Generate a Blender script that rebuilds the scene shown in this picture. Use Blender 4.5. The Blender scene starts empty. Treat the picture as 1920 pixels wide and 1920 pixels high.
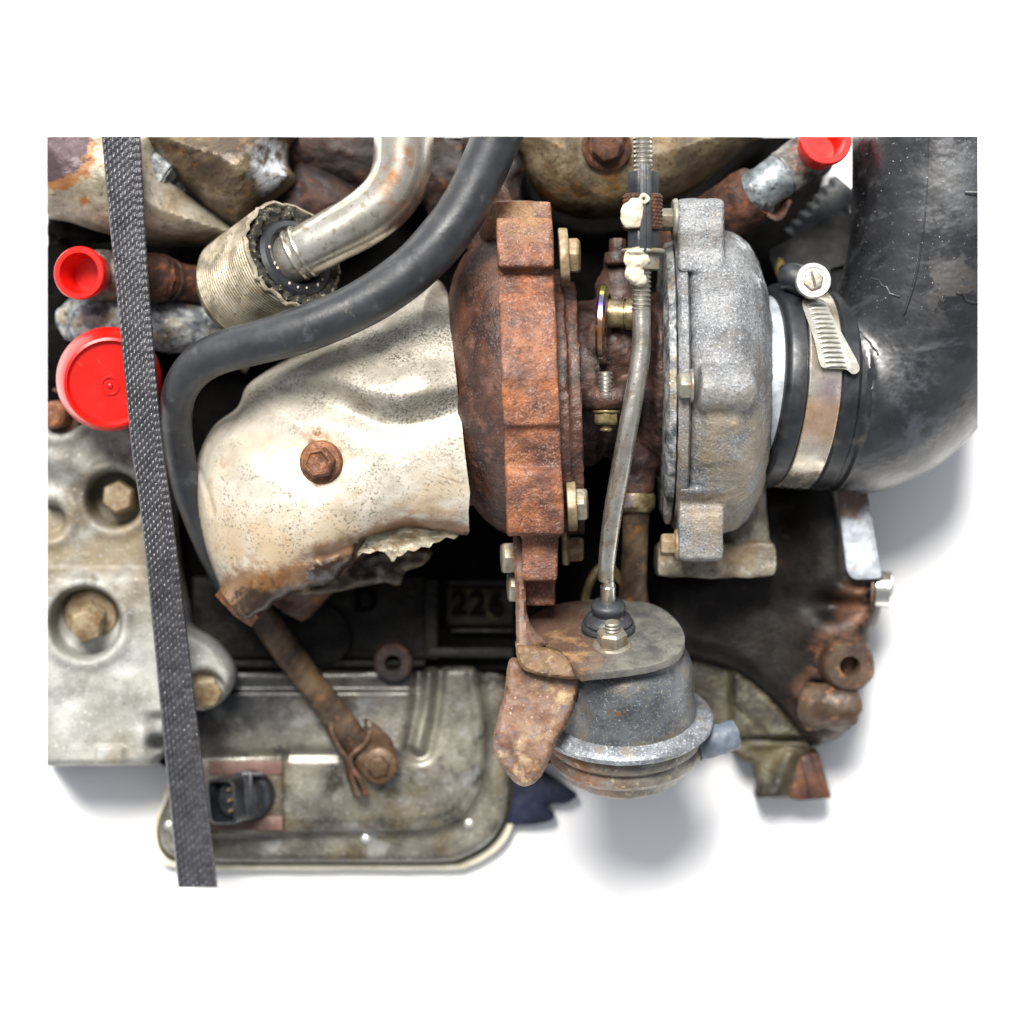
import bpy, bmesh, math, random
import numpy as np
from mathutils import Vector, noise as mn
random.seed(7); np.random.seed(7)
sc = bpy.context.scene
# ------------------------------------------------------------------ scale, camera, light
# measures are written in photograph pixels: 1 px = 0.3 mm; (x right, y down, d towards the viewer)
S = 0.0003          # metres per px
D = 7000.0          # px from the turbo axis to the lens
BASE = 300.0        # px from the white sheet up to the turbo axis
def sq(d): return d if d > -150 else -150 + (d + 150) * (150 / 280)   # far layers sit closer together
cam_d = bpy.data.cameras.new('camera'); cam = bpy.data.objects.new('camera', cam_d)
sc.collection.objects.link(cam); sc.camera = cam
cam.location = (0, 0, (D + BASE) * S)
cam_d.sensor_width = 36; cam_d.lens = 36 * D / 1920
cam_d.clip_start = 0.05; cam_d.clip_end = 50
cam_d.dof.use_dof = True; cam_d.dof.focus_distance = (D - 215) * S; cam_d.dof.aperture_fstop = 3.2

SUN = Vector((-0.14, 0.56, 0.82)).normalized()
w = bpy.data.worlds.new('World'); sc.world = w; w.use_nodes = True
nt = w.node_tree; nt.nodes.clear()
sky = nt.nodes.new('ShaderNodeTexSky'); sky.sky_type = 'NISHITA'; sky.sun_disc = False
sky.sun_elevation = math.asin(SUN.z); sky.sun_rotation = math.atan2(SUN.x, SUN.y)
sky.air_density = 1.0; sky.dust_density = 2.0; sky.ozone_density = 1.0
hs = nt.nodes.new('ShaderNodeHueSaturation'); hs.inputs['Saturation'].default_value = 0.26
bgn = nt.nodes.new('ShaderNodeBackground'); bgn.inputs['Strength'].default_value = 0.09
wo = nt.nodes.new('ShaderNodeOutputWorld')
nt.links.new(sky.outputs[0], hs.inputs['Color']); nt.links.new(hs.outputs[0], bgn.inputs[0]); nt.links.new(bgn.outputs[0], wo.inputs[0])
sun_d = bpy.data.lights.new('sun', 'SUN'); sun = bpy.data.objects.new('sun', sun_d); sc.collection.objects.link(sun)
sun_d.energy = 5.0; sun_d.angle = math.radians(27); sun_d.color = (1.0, 0.965, 0.91)
sun.rotation_euler = SUN.to_track_quat('Z', 'Y').to_euler(); sun.location = SUN * 3
vs = sc.view_settings; vs.view_transform = 'Standard'; vs.look = 'None'; vs.exposure = 0.72; vs.gamma = 1; vs.use_curve_mapping = False
sc.cycles.max_bounces = 6
sc.cycles.use_denoising = True

# ------------------------------------------------------------------ materials
def hx(s):
    s = s.lstrip('#'); c = [int(s[i:i+2], 16) / 255 for i in (0, 2, 4)]
    return tuple(((v / 12.92) if v <= .04045 else ((v + .055) / 1.055) ** 2.4) for v in c) + (1,)
def W(p, d0=0.0):
    k = 1 - sq(d0) / D
    return Vector(((p[0] - 960) * k * S, (960 - p[1]) * k * S, (sq(p[2]) + BASE) * S))
class NB:
    def __init__(s, name):
        s.m = bpy.data.materials.new(name); s.m.use_nodes = True; s.t = s.m.node_tree; s.t.nodes.clear()
        s.o = s.n('ShaderNodeOutputMaterial'); s.b = s.n('ShaderNodeBsdfPrincipled'); s.l(s.b.outputs[0], s.o.inputs[0])
        s.pos = s.n('ShaderNodeNewGeometry').outputs['Position']
    def n(s, t): return s.t.nodes.new(t)
    def l(s, a, b): s.t.links.new(a, b)
    def noise(s, px, detail=6, rough=.6, stretch=None, off=0, dist=0.0):
        v = s.pos
        mp = s.n('ShaderNodeMapping'); s.l(v, mp.inputs[0]); mp.inputs['Location'].default_value = (off * 1.7, off, off * .6)
        if stretch:
            rot, sx, sy = stretch
            m0 = s.n('ShaderNodeMapping'); s.l(v, m0.inputs[0]); m0.inputs['Rotation'].default_value = (0, 0, math.radians(rot)); s.l(m0.outputs[0], mp.inputs[0])
            mp.inputs['Scale'].default_value = (1 / sx, 1 / sy, 1)
        t = s.n('ShaderNodeTexNoise'); s.l(mp.outputs[0], t.inputs['Vector'])
        t.inputs['Scale'].default_value = 1 / (px * S); t.inputs['Detail'].default_value = detail; t.inputs['Roughness'].default_value = rough
        t.inputs['Distortion'].default_value = dist
        return t.outputs['Fac']
    def vor(s, px, off=0, feat='F1'):
        mp = s.n('ShaderNodeMapping'); s.l(s.pos, mp.inputs[0]); mp.inputs['Location'].default_value = (off, off * .3, off * .8)
        t = s.n('ShaderNodeTexVoronoi'); s.l(mp.outputs[0], t.inputs['Vector']); t.inputs['Scale'].default_value = 1 / (px * S); t.feature = feat
        return t.outputs['Distance']
    def rng(s, v, lo, hi, a=0., b=1.):
        m = s.n('ShaderNodeMapRange'); m.interpolation_type = 'SMOOTHSTEP' if lo < hi else 'LINEAR'; s.l(v, m.inputs[0])
        m.inputs[1].default_value = lo; m.inputs[2].default_value = hi; m.inputs[3].default_value = a; m.inputs[4].default_value = b
        return m.outputs[0]
    def mth(s, op, a, b=None):
        m = s.n('ShaderNodeMath'); m.operation = op
        for i, v in enumerate((a, b)):
            if v is None: continue
            if isinstance(v, (int, float)): m.inputs[i].default_value = v
            else: s.l(v, m.inputs[i])
        return m.outputs[0]
    def ramp(s, v, cols):
        r = s.n('ShaderNodeValToRGB'); e = r.color_ramp.elements
        while len(e) < len(cols): e.new(.5)
        for i, (p, c) in enumerate(cols): e[i].position = p; e[i].color = hx(c)
        s.l(v, r.inputs[0]); return r.outputs[0]
    def mixc(s, f, a, b):
        m = s.n('ShaderNodeMix'); m.data_type = 'RGBA'; s.l(f, m.inputs[0]); s.l(a, m.inputs[6])
        if isinstance(b, str): m.inputs[7].default_value = hx(b)
        else: s.l(b, m.inputs[7])
        return m.outputs[2]
    def mixf(s, f, a, b):
        m = s.n('ShaderNodeMix'); s.l(f, m.inputs[0])
        for i, v in ((2, a), (3, b)):
            if isinstance(v, (int, float)): m.inputs[i].default_value = v
            else: s.l(v, m.inputs[i])
        return m.outputs[0]
    def sphere(s, c, r, soft=.6, d0=0, sc3=(1, 1, 1)):
        p = W(c, d0)
        a = s.n('ShaderNodeVectorMath'); a.operation = 'SUBTRACT'; s.l(s.pos, a.inputs[0]); a.inputs[1].default_value = p
        a2 = s.n('ShaderNodeVectorMath'); a2.operation = 'MULTIPLY'; s.l(a.outputs[0], a2.inputs[0]); a2.inputs[1].default_value = (sc3[0], sc3[1], sc3[2] * .3)
        l = s.n('ShaderNodeVectorMath'); l.operation = 'LENGTH'; s.l(a2.outputs[0], l.inputs[0])
        m = s.n('ShaderNodeMapRange'); s.l(l.outputs['Value'], m.inputs[0])
        m.inputs[1].default_value = r * S * (1 - soft); m.inputs[2].default_value = r * S * (1 + soft); m.inputs[3].default_value = 1; m.inputs[4].default_value = 0
        return m.outputs[0]
_off = [0]
def material(name, base, size=60, rough=.6, metal=0., layers=(), bump=((8, .3),), spec=.5, detail=8, stretch=None, coat=0., contrast=(.3, .7), rvar=.12, sub=0.):
    """base: colours low..high of a noise of 'size' px. layer: dict(c=colour, px=, lo=, hi=, [kind], [mask], [rough], [metal], [amt])."""
    b = NB(name); _off[0] += 3.1; off = _off[0]
    f = b.rng(b.noise(size, detail, .65, stretch, off), contrast[0], contrast[1])
    n = len(base)
    col = b.ramp(f, [(i / max(1, n - 1), c) for i, c in enumerate(base)])
    r = b.rng(b.noise(size * .5, 5, .6, None, off + 1), .3, .7, rough - rvar, rough + rvar)
    mt = None
    val = b.n('ShaderNodeValue'); val.outputs[0].default_value = metal; mt = val.outputs[0]
    for i, L in enumerate(layers):
        kind = L.get('kind', 'noise')
        if kind == 'noise': m = b.rng(b.noise(L['px'], L.get('detail', 6), L.get('nr', .6), L.get('stretch'), off + 5 + i * 2.3, L.get('dist', 0.)), L['lo'], L['hi'])
        elif kind == 'spot': m = b.rng(b.vor(L['px'], off + i), L['hi'], L['lo'], 0, 1)   # lo<hi distance
        elif kind == 'full': m = b.rng(b.pos, -9, -8)
        if kind == 'spot':
            brk = b.rng(b.noise(L['px'] * 3, 3, .6, None, off + 9 + i), .42, .6); m = b.mth('MULTIPLY', m, brk)
        if 'mask' in L:
            k = None
            for mk in (L['mask'] if isinstance(L['mask'], list) else [L['mask']]):
                sp = b.sphere(*mk); k = sp if k is None else b.mth('MAXIMUM', k, sp)
            if L.get('mode') == 'grow':   # the mask shifts the threshold: ragged edge following the shape
                nz = b.noise(L['px'], L.get('detail', 6), .65, L.get('stretch'), off + 5 + i * 2.3)
                m = b.rng(b.mth('ADD', b.mth('MULTIPLY', nz, 1.0), k), L['lo'], L['hi'])
            else: m = b.mth('MULTIPLY', m, k)
        if 'mod' in L: m = b.mth('MULTIPLY', m, b.rng(b.noise(L['mod'], 3, .6, None, off + 40 + i), .38, .62))
        if 'amt' in L: m = b.mth('MULTIPLY', m, L['amt'])
        col = b.mixc(m, col, L['c'])
        if 'rough' in L: r = b.mixf(m, r, L['rough'])
        if 'metal' in L: mt = b.mixf(m, mt, L['metal'])
    b.l(col, b.b.inputs['Base Color']); b.l(r, b.b.inputs['Roughness']); b.l(mt, b.b.inputs['Metallic'])
    b.b.inputs['Specular IOR Level'].default_value = spec
    if coat: b.b.inputs['Coat Weight'].default_value = coat; b.b.inputs['Coat Roughness'].default_value = .25
    prev = None
    for px, st in bump:
        bn = b.n('ShaderNodeBump'); bn.inputs['Strength'].default_value = st; bn.inputs['Distance'].default_value = px * S * .5
        b.l(b.noise(px, 4, .6, None, off + px), bn.inputs['Height'])
        if prev is not None: b.l(prev, bn.inputs['Normal'])
        prev = bn.outputs[0]
    if prev is not None: b.l(prev, b.b.inputs['Normal'])
    return b.m

MT = {}
MT['sheet'] = material('white_paper', ['#f4f4f4', '#f6f6f6'], 300, .8, bump=())
MT['rust'] = material('rust_orange', ['#3f2115', '#623720', '#7f4a2a', '#8f5a37'], 60, .58, 0, [
    dict(c='#8a6453', px=30, lo=.5, hi=.7, amt=.5), dict(c='#9a5726', px=60, lo=.5, hi=.7, amt=.75), dict(c='#4a261a', px=90, lo=.5, hi=.64, amt=.7), dict(c='#2a130c', px=14, lo=.57, hi=.7, amt=.75),
    dict(c='#92744a', px=60, lo=.35, hi=.6, mask=((985, 390, 120), 70, .5), amt=.8), dict(c='#b3978a', px=4, lo=.52, hi=.66, amt=.5, detail=2, mod=30), dict(c='#2f160e', px=4, lo=.52, hi=.68, amt=.6, detail=2)], bump=((24, .15), (8, .6), (4, .8)), spec=.6)
MT['rust_dark'] = material('rust_brown', ['#20110c', '#321c14', '#43271b', '#4f3224'], 60, .5, 0, [
    dict(c='#6f5047', px=30, lo=.52, hi=.7, amt=.5), dict(c='#1a0e0b', px=12, lo=.54, hi=.7, amt=.7), dict(c='#9a837b', px=4, lo=.58, hi=.68, amt=.35, detail=2, mod=40), dict(c='#633a22', px=60, lo=.5, hi=.7, amt=.5)], bump=((22, .12), (8, .5), (4, .7)), spec=.6)
MT['rust_center'] = material('rust_black_brown', ['#1c1311', '#30211c', '#463029', '#543b31'], 50, .5, 0, [
    dict(c='#5f4b46', px=5, lo=.57, hi=.7, amt=.5), dict(c='#40241a', px=50, lo=.55, hi=.7, amt=.6)], bump=((24, .3), (8, .5), (4, .25)), spec=.45)
MT['alu'] = material('cast_aluminium', ['#55575a', '#6b6d70', '#7e8082', '#8c8e8f'], 90, .55, .15, [
    dict(c='#38383a', px=3.9, lo=.51, hi=.63, amt=.72, detail=3), dict(c='#b9bcc0', px=3.9, lo=.55, hi=.67, amt=.6, detail=3), dict(c='#8d7a5c', px=70, lo=.36, hi=.62, amt=.6, mask=[((1330, 960, 150), 210, .5), ((1360, 800, 240), 80, .5)]),
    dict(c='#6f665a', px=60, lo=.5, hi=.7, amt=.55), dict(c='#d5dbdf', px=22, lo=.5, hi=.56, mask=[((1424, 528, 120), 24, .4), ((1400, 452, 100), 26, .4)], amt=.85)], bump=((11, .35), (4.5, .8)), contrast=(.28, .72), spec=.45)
MT['alu_dark'] = material('aluminium_corroded', ['#33363a', '#5d6165', '#8b8f90', '#a9aaa6'], 30, .6, .2, [
    dict(c='#8f7f62', px=50, lo=.5, hi=.68, amt=.7), dict(c='#141516', px=26, lo=.55, hi=.68, amt=.85), dict(c='#cfd3d4', px=10, lo=.6, hi=.7, amt=.7)], bump=((18, .6), (6, .5)))
MT['alu_tan'] = material('aluminium_dusty', ['#4f483c', '#6b6354', '#827a6c', '#948d80'], 60, .6, .1, [
    dict(c='#3a342b', px=12, lo=.56, hi=.66, amt=.7), dict(c='#b3b2ac', px=20, lo=.55, hi=.7, amt=.7), dict(c='#8a6c44', px=90, lo=.5, hi=.7, amt=.5)], bump=((16, .3), (5, .3)))
MT['alu_grime'] = material('aluminium_grimy', ['#15130f', '#252118', '#353025', '#454034'], 80, .55, .1, [dict(c='#14110d', px=16, lo=.56, hi=.7, amt=.7), dict(c='#6d6858', px=50, lo=.58, hi=.74, amt=.6)], bump=((30, .3), (8, .3)))
MT['alu_light'] = material('aluminium_clean', ['#77776f', '#8d8d88', '#a0a09d'], 110, .6, .12, [
    dict(c='#75674c', px=110, lo=.34, hi=.58, amt=.85, mask=[((150, 1010, -80), 130, .5, -80, (.6, 1, 1)), ((200, 1440, -80), 50, .5)]),
    dict(c='#4f4532', px=70, lo=.4, hi=.62, amt=.9, mask=[((170, 1082, -80), 40, .6, -80, (.2, 1, .5)), ((120, 930, -80), 70, .6)]),
    dict(c='#3c3a36', px=50, lo=.42, hi=.64, amt=.75, mask=((200, 830, -60), 100, .5)),
    dict(c='#5a5a56', px=60, lo=.5, hi=.7, amt=.5), dict(c='#4b4b48', px=6, lo=.56, hi=.7, amt=.5), dict(c='#b9bcbd', px=6, lo=.57, hi=.7, amt=.55)], bump=((14, .12), (5, .3)))
MT['shield'] = material('aluminised_shield', ['#a39d90', '#b6b0a3', '#bfbaae', '#b2a894'], 130, .42, .22, [
    dict(c='#a98a5c', px=120, lo=.4, hi=.64, amt=.6, mask=[((560, 1080, 60), 190, .6, 0, (.55, 1, .5)), ((800, 965, 100), 70, .6, 0, (.6, 1, 1))]),
    dict(c='#7f5a2d', px=40, lo=.48, hi=.62, amt=.8, mask=[((500, 1115, 0), 80, .5, 0, (.5, 1, .5)), ((800, 1000, 60), 50, .5, 0, (.5, 1, .5)), ((420, 880, 0), 36, .5)]),
    dict(c='#6a645a', px=90, lo=.36, hi=.62, amt=.6, mask=[((760, 700, 160), 150, .6, 0, (.7, 1, .5))]),
    dict(c='#2b2824', px=4.4, lo=.48, hi=.58, amt=.85, detail=2, mod=60, mask=[((780, 680, 160), 170, .6, 0, (.8, 1, .5))]),
    dict(c='#7b766c', px=4.4, lo=.50, hi=.62, amt=.6, detail=2, mask=[((790, 640, 160), 180, .6, 0, (.8, 1, .5))]),
    dict(c='#5a544a', px=5, lo=.555, hi=.63, amt=.75, detail=2, mod=90),
    dict(c='#6b4520', px=40, lo=.72, hi=1.05, amt=.85, mode='grow', mask=[((540, 1128, 40), 60, .8, 0, (.45, 1, .3)), ((660, 1062, 60), 46, .8, 0, (.6, 1, .3)), ((790, 1000, 80), 26, .8, 0, (.3, 1, .3))]),
    dict(c='#23160d', px=22, lo=.85, hi=1.15, amt=.95, mode='grow', mask=[((530, 1142, 40), 46, .8, 0, (.45, 1, .3)), ((640, 1082, 60), 38, .8, 0, (.6, 1, .3)), ((690, 1034, 60), 26, .8, 0, (1, 1, .3))]),
    dict(c='#2a1c12', px=22, lo=.42, hi=.56, amt=.95, mask=[ ((860, 1003, 0), 14, .5, 0, (.3, 1, .5)), ((603, 822, 150), 20, .4), ((690, 1030, 60), 26, .5)]),
    dict(c='#5b6770', px=14, lo=.52, hi=.6, amt=.8, mask=[((600, 1080, 0), 40, .5)]),
    dict(c='#9a662c', px=30, lo=.3, hi=.6, amt=.6, mask=[((603, 868, 200), 56, .35)]),
    dict(c='#6f4d2a', px=14, lo=.56, hi=.64, amt=.6, stretch=(20, 3, .6), mask=[((840, 905, 150), 34, .5), ((720, 1000, 80), 26, .5, 0, (.3, 1, .5))])],
    bump=((70, .1), (6, .14)), spec=.5, rvar=.08)
MT['shield_torn'] = material('torn_shield', ['#6b6350', '#868070', '#989180'], 40, .5, .25, [dict(c='#6b4a24', px=30, lo=.48, hi=.64, amt=.8), dict(c='#2c1f14', px=18, lo=.52, hi=.64, amt=.85, mask=[((680, 1036, 110), 50, .6)]), dict(c='#2c231a', px=14, lo=.6, hi=.7, amt=.7)], bump=((26, .5), (8, .3)))
MT['shield_brown'] = material('dusty_shield', ['#33291f', '#4b3f31', '#63563f', '#766853'], 90, .5, .3, [
    dict(c='#938c80', px=60, lo=.55, hi=.74, amt=.6), dict(c='#1e1812', px=12, lo=.57, hi=.68, amt=.6), dict(c='#8a5a28', px=45, lo=.58, hi=.7, amt=.6),
    dict(c='#cfd4dc', px=40, lo=.42, hi=.62, amt=.9, mask=((520, 318, 60), 42, .5))], bump=((60, .35), (7, .15)), stretch=(-30, 3.0, .8))  # pale masked layer paints a silver reflection onto the corner
MT['shield_tan'] = material('tan_shield', ['#41362a', '#5a4d38', '#6d6049', '#7d7159'], 80, .6, .2, [
    dict(c='#2e2216', px=8, lo=.55, hi=.64, amt=.75), dict(c='#7a521f', px=50, lo=.5, hi=.66, amt=.75, mask=((1100, 330, 60), 140, .5)), dict(c='#2c2018', px=60, lo=.5, hi=.66, amt=.8, mask=((1130, 385, 0), 120, .5))], bump=((40, .3), (7, .2)))
MT['shield_left'] = material('pale_shield', ['#6f6858', '#8d8676', '#a29c90'], 60, .5, .3, [
    dict(c='#51402c', px=10, lo=.57, hi=.66, amt=.7), dict(c='#7a6a4d', px=70, lo=.5, hi=.66, amt=.6),
    dict(c='#7d5020', px=16, lo=.70, hi=.85, amt=.9, mode='grow', mask=((112, 288, 60), 58, .5)), dict(c='#40323a', px=16, lo=.80, hi=.95, amt=.95, mode='grow', mask=((100, 275, 60), 62, .5)), dict(c='#8a5212', px=12, lo=.45, hi=.55, mask=((163, 380, 60), 13, .3))], bump=((40, .25), (6, .25)))
MT['steel_pipe'] = material('stainless_pipe', ['#a8a396', '#bdb8ac', '#cac6bd'], 90, .25, .85, [
    dict(c='#7d6a47', px=16, lo=.52, hi=.66, amt=.6, mask=((640, 440, 130), 120, .5)), dict(c='#b06f2c', px=60, lo=.44, hi=.6, amt=.75, mask=[((755, 335, 180), 60, .5, 0, (1.6, .7, .5))]), dict(c='#5d574d', px=7, lo=.66, hi=.72, amt=.6)], bump=((5, .04),), rvar=.05)
MT['sleeve'] = material('ribbed_foil', ['#7d7563', '#968d7b', '#a8a090'], 40, .45, .4, [dict(c='#2f2a22', px=6, lo=.58, hi=.66, amt=.85), dict(c='#4a4234', px=60, lo=.5, hi=.68, amt=.7), dict(c='#93824f', px=36, lo=.55, hi=.7, amt=.6), dict(c='#4d463a', px=30, lo=.55, hi=.7, amt=.5)], bump=((6, .2),))
MT['fluff'] = material('frayed_lining', ['#0b0a09', '#24221d', '#4d483e'], 16, .9, 0, [dict(c='#a89c7c', px=8, lo=.6, hi=.68, amt=.8)], bump=((14, .9), (5, .6)))
MT['hose'] = material('black_rubber_hose', ['#1f2124', '#26282b', '#2e3034'], 90, .42, 0, [
    dict(c='#6d6552', px=24, lo=.66, hi=.74, amt=.5), dict(c='#54575b', px=40, lo=.55, hi=.75, amt=.6), dict(c='#d8d8d8', px=8, lo=.73, hi=.76)], bump=((60, .06), (5, .06)), spec=.55)
MT['big_hose'] = material('black_plastic_duct', ['#0b0c0e', '#101114', '#16181b'], 140, .33, 0, [
    dict(c='#33383f', px=90, lo=.48, hi=.62, amt=.75, nr=.75, mask=[((1810, 330, 150), 100, .6), ((1720, 770, 150), 110, .5)], rough=.5), dict(c='#686b72', px=6, lo=.58, hi=.69, amt=.7, mask=((1815, 305, 150), 80, .7)),
    dict(c='#2e3238', px=40, lo=.55, hi=.68, stretch=(70, .6, 3), amt=.6, rough=.48), dict(c='#1f1916', px=60, lo=.5, hi=.54, amt=.9, mask=[((1830, 720, 100), 70, .4), ((1770, 545, 180), 60, .5)], rough=.55), dict(c='#a9acb2', px=4.5, lo=.70, hi=.74, detail=2, mask=((1680, 400, 150), 180, .5))], bump=((9, .04), (120, .1)), spec=1.0)
MT['cuff'] = material('black_rubber_cuff', ['#121316', '#1a1c20', '#22252a'], 60, .4, 0, [dict(c='#4a4640', px=50, lo=.52, hi=.72, amt=.7, mask=((1560, 850, 60), 110, .5))], bump=((6, .08),), spec=.55)
MT['rubber'] = material('matt_black_rubber', ['#1f2226', '#2a2d31', '#33363a'], 40, .5, 0, [dict(c='#6d6656', px=24, lo=.58, hi=.74, amt=.5)], bump=((8, .15),))
MT['grey_hose'] = material('grey_vacuum_rubber', ['#444c56', '#56606b', '#66717d'], 40, .6, 0, [dict(c='#2e2c2a', px=12, lo=.62, hi=.7, amt=.7)], bump=((7, .2),))
MT['red'] = material('red_plastic', ['#c4120a', '#cc160d'], 90, .32, 0, [dict(c='#a8110a', px=60, lo=.5, hi=.75, amt=.45), dict(c='#d8584a', px=30, lo=.62, hi=.72, amt=.3, stretch=(40, 3, .6)), dict(c='#7a2a20', px=5, lo=.68, hi=.73, amt=.6)], bump=((30, .03), (5, .03)), spec=.5, rvar=.05)
MT['strap'] = material('grey_webbing', ['#2e2e31', '#3b3b3f', '#47474c'], 20, .28, 0, [dict(c='#77777c', px=5, lo=.62, hi=.72, amt=.5), dict(c='#17171a', px=60, lo=.56, hi=.7, amt=.4)], bump=((4, .15),), spec=.6)
MT['rod'] = material('plated_rod', ['#a09a8e', '#b8b4aa', '#c6c3bc'], 60, .24, .85, [
    dict(c='#8a6a42', px=40, lo=.54, hi=.66, amt=.6, stretch=(12, .6, 4)), dict(c='#3c2f20', px=6, lo=.6, hi=.68, amt=.75), dict(c='#8a6230', px=40, lo=.6, hi=.7, amt=.5)], bump=((6, .12),))
MT['chrome'] = material('bright_steel', ['#b9b6ae', '#d5d3cc'], 40, .22, .9, [dict(c='#7a705f', px=6, lo=.64, hi=.7, amt=.6)], bump=((5, .04),))
MT['zinc'] = material('zinc_bolt', ['#6f6a60', '#878276', '#98948a'], 24, .42, .5, [dict(c='#8a6a3e', px=20, lo=.5, hi=.66, amt=.6), dict(c='#45403a', px=9, lo=.6, hi=.7, amt=.6)], bump=((7, .25),))
MT['brass'] = material('yellow_zinc', ['#5f5136', '#7f7150', '#968a6c'], 26, .4, .6, [dict(c='#7b6f8e', px=34, lo=.58, hi=.7, amt=.5), dict(c='#3a2c18', px=10, lo=.58, hi=.68, amt=.6)], bump=((8, .2),))
MT['heatring'] = material('heat_tinted_ring', ['#8a8580', '#b5b2ae', '#d6d4d0'], 60, .2, .95, [dict(c='#5b4fa6', px=30, lo=.3, hi=.5, mask=((1128, 575, 205), 30, .5), amt=.85), dict(c='#c27512', px=14, lo=.35, hi=.55, mask=((1130, 632, 208), 36, .5), amt=.85), dict(c='#c9bd5a', px=14, lo=.3, hi=.5, mask=((1128, 545, 180), 26, .4), amt=.9)], bump=())
MT['bolt_rust'] = material('rusty_bolt', ['#4a2a19', '#673e25', '#7d5535'], 30, .6, .1, [dict(c='#a98a78', px=8, lo=.56, hi=.68, amt=.5), dict(c='#a15a28', px=16, lo=.55, hi=.68, amt=.8)], bump=((10, .5), (5, .3)))
MT['bolt_dark'] = material('dark_rusty_bolt', ['#2c1811', '#472a1b', '#5c3a22'], 30, .6, .1, [dict(c='#6f4a20', px=20, lo=.56, hi=.7, amt=.8)], bump=((10, .4),))
MT['bolt_tan'] = material('tan_bolt', ['#6b5a40', '#86765b', '#9a8d74'], 30, .55, .2, [dict(c='#6b4a2a', px=26, lo=.5, hi=.66, amt=.75), dict(c='#4c4334', px=9, lo=.62, hi=.7, amt=.6)], bump=((10, .25),))
MT['paint'] = material('cream_paint_mark', ['#b5ab93', '#c2baa8'], 40, .55, 0, [dict(c='#8a7a50', px=7, lo=.68, hi=.74, amt=.8)], bump=((16, .4),))
MT['can'] = material('actuator_steel', ['#3b3d41', '#4f5256', '#63666a'], 60, .42, .4, [
    dict(c='#7d786e', px=5, lo=.52, hi=.66, amt=.6), dict(c='#a9adb2', px=4, lo=.58, hi=.68, amt=.7), dict(c='#7a5630', px=34, lo=.66, hi=.7, amt=.85), dict(c='#746a5a', px=70, lo=.5, hi=.66, amt=.6)], bump=((10, .25), (5, .25)))
MT['can_low'] = material('actuator_steel_rusty', ['#55524b', '#726e65', '#8a867d'], 50, .55, .25, [
    dict(c='#7a4a28', px=40, lo=.36, hi=.58, amt=.85, mask=((1060, 1450, 120), 95, .6)), dict(c='#b5a98c', px=14, lo=.55, hi=.68, amt=.7), dict(c='#3b3a38', px=12, lo=.58, hi=.7, amt=.6)], bump=((12, .35), (5, .25)))
MT['plate'] = material('bracket_plate', ['#454644', '#5d5c58', '#74726a'], 60, .6, .2, [
    dict(c='#52382a', px=30, lo=.5, hi=1.15, amt=.9, mode='grow', mask=[((1005, 1190, 130), 95, .8)]), dict(c='#ac8a5e', px=40, lo=.48, hi=.66, amt=.7, mask=[((1060, 1230, 130), 50, .5)]), dict(c='#35363a', px=40, lo=.46, hi=.64, amt=.85, mask=[((1205, 1165, 130), 46, .5)]), dict(c='#a3a094', px=5, lo=.58, hi=.7, amt=.4)], bump=((14, .2), (5, .2)))
MT['bracket'] = material('bracket_rust', ['#482e22', '#5f4230', '#745a49', '#6b574a'], 50, .65, .1, [
    dict(c='#7d5030', px=18, lo=.55, hi=.68, amt=.6), dict(c='#a89470', px=40, lo=.45, hi=.62, amt=.85, mask=[((985, 1440, 150), 70, .5), ((1040, 1300, 150), 40, .5)]), dict(c='#5d565c', px=16, lo=.55, hi=.66, amt=.7), dict(c='#c6a999', px=7, lo=.62, hi=.7, amt=.6)], bump=((12, .35), (5, .3)))
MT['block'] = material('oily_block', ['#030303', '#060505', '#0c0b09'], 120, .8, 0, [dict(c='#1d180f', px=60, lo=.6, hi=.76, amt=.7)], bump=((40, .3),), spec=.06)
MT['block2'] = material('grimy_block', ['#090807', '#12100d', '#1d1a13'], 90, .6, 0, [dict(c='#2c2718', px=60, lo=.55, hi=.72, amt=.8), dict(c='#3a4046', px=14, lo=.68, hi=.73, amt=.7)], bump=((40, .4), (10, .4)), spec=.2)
MT['pan'] = material('oily_pan', ['#37342c', '#55514a', '#6b675c', '#7b776b'], 160, .36, .35, [
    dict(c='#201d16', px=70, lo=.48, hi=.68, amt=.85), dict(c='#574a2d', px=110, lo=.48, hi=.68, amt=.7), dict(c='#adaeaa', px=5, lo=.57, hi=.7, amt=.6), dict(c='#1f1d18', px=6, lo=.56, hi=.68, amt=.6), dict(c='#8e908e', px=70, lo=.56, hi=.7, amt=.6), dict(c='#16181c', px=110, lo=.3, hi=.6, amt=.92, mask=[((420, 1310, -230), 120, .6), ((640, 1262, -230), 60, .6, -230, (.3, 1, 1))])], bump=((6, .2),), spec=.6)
MT['gasket'] = material('cream_gasket', ['#cfc8aa', '#e3dcc6', '#dad3ba'], 60, .6, 0, [dict(c='#8d6a4e', px=40, lo=.66, hi=.7)], bump=((10, .3),))
MT['olive'] = material('olive_edge', ['#2e2a18', '#463f26', '#565033'], 50, .5, .2, [dict(c='#3b3520', px=30, lo=.55, hi=.7, amt=.7)], bump=((12, .2),))
MT['label'] = material('faded_red_strip', ['#43302a', '#5c4138', '#685047'], 50, .6, 0, [dict(c='#a08274', px=26, lo=.58, hi=.72, amt=.6)], bump=((10, .1),))
MT['tube_brown'] = material('grimy_tube', ['#2a211a', '#4c3c2d', '#6d5a44'], 70, .5, .2, [dict(c='#7c5428', px=30, lo=.56, hi=.68, amt=.8), dict(c='#8d7c62', px=60, lo=.56, hi=.72, amt=.6)], bump=((20, .25), (8, .2)), stretch=(36, .7, 3))
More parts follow.
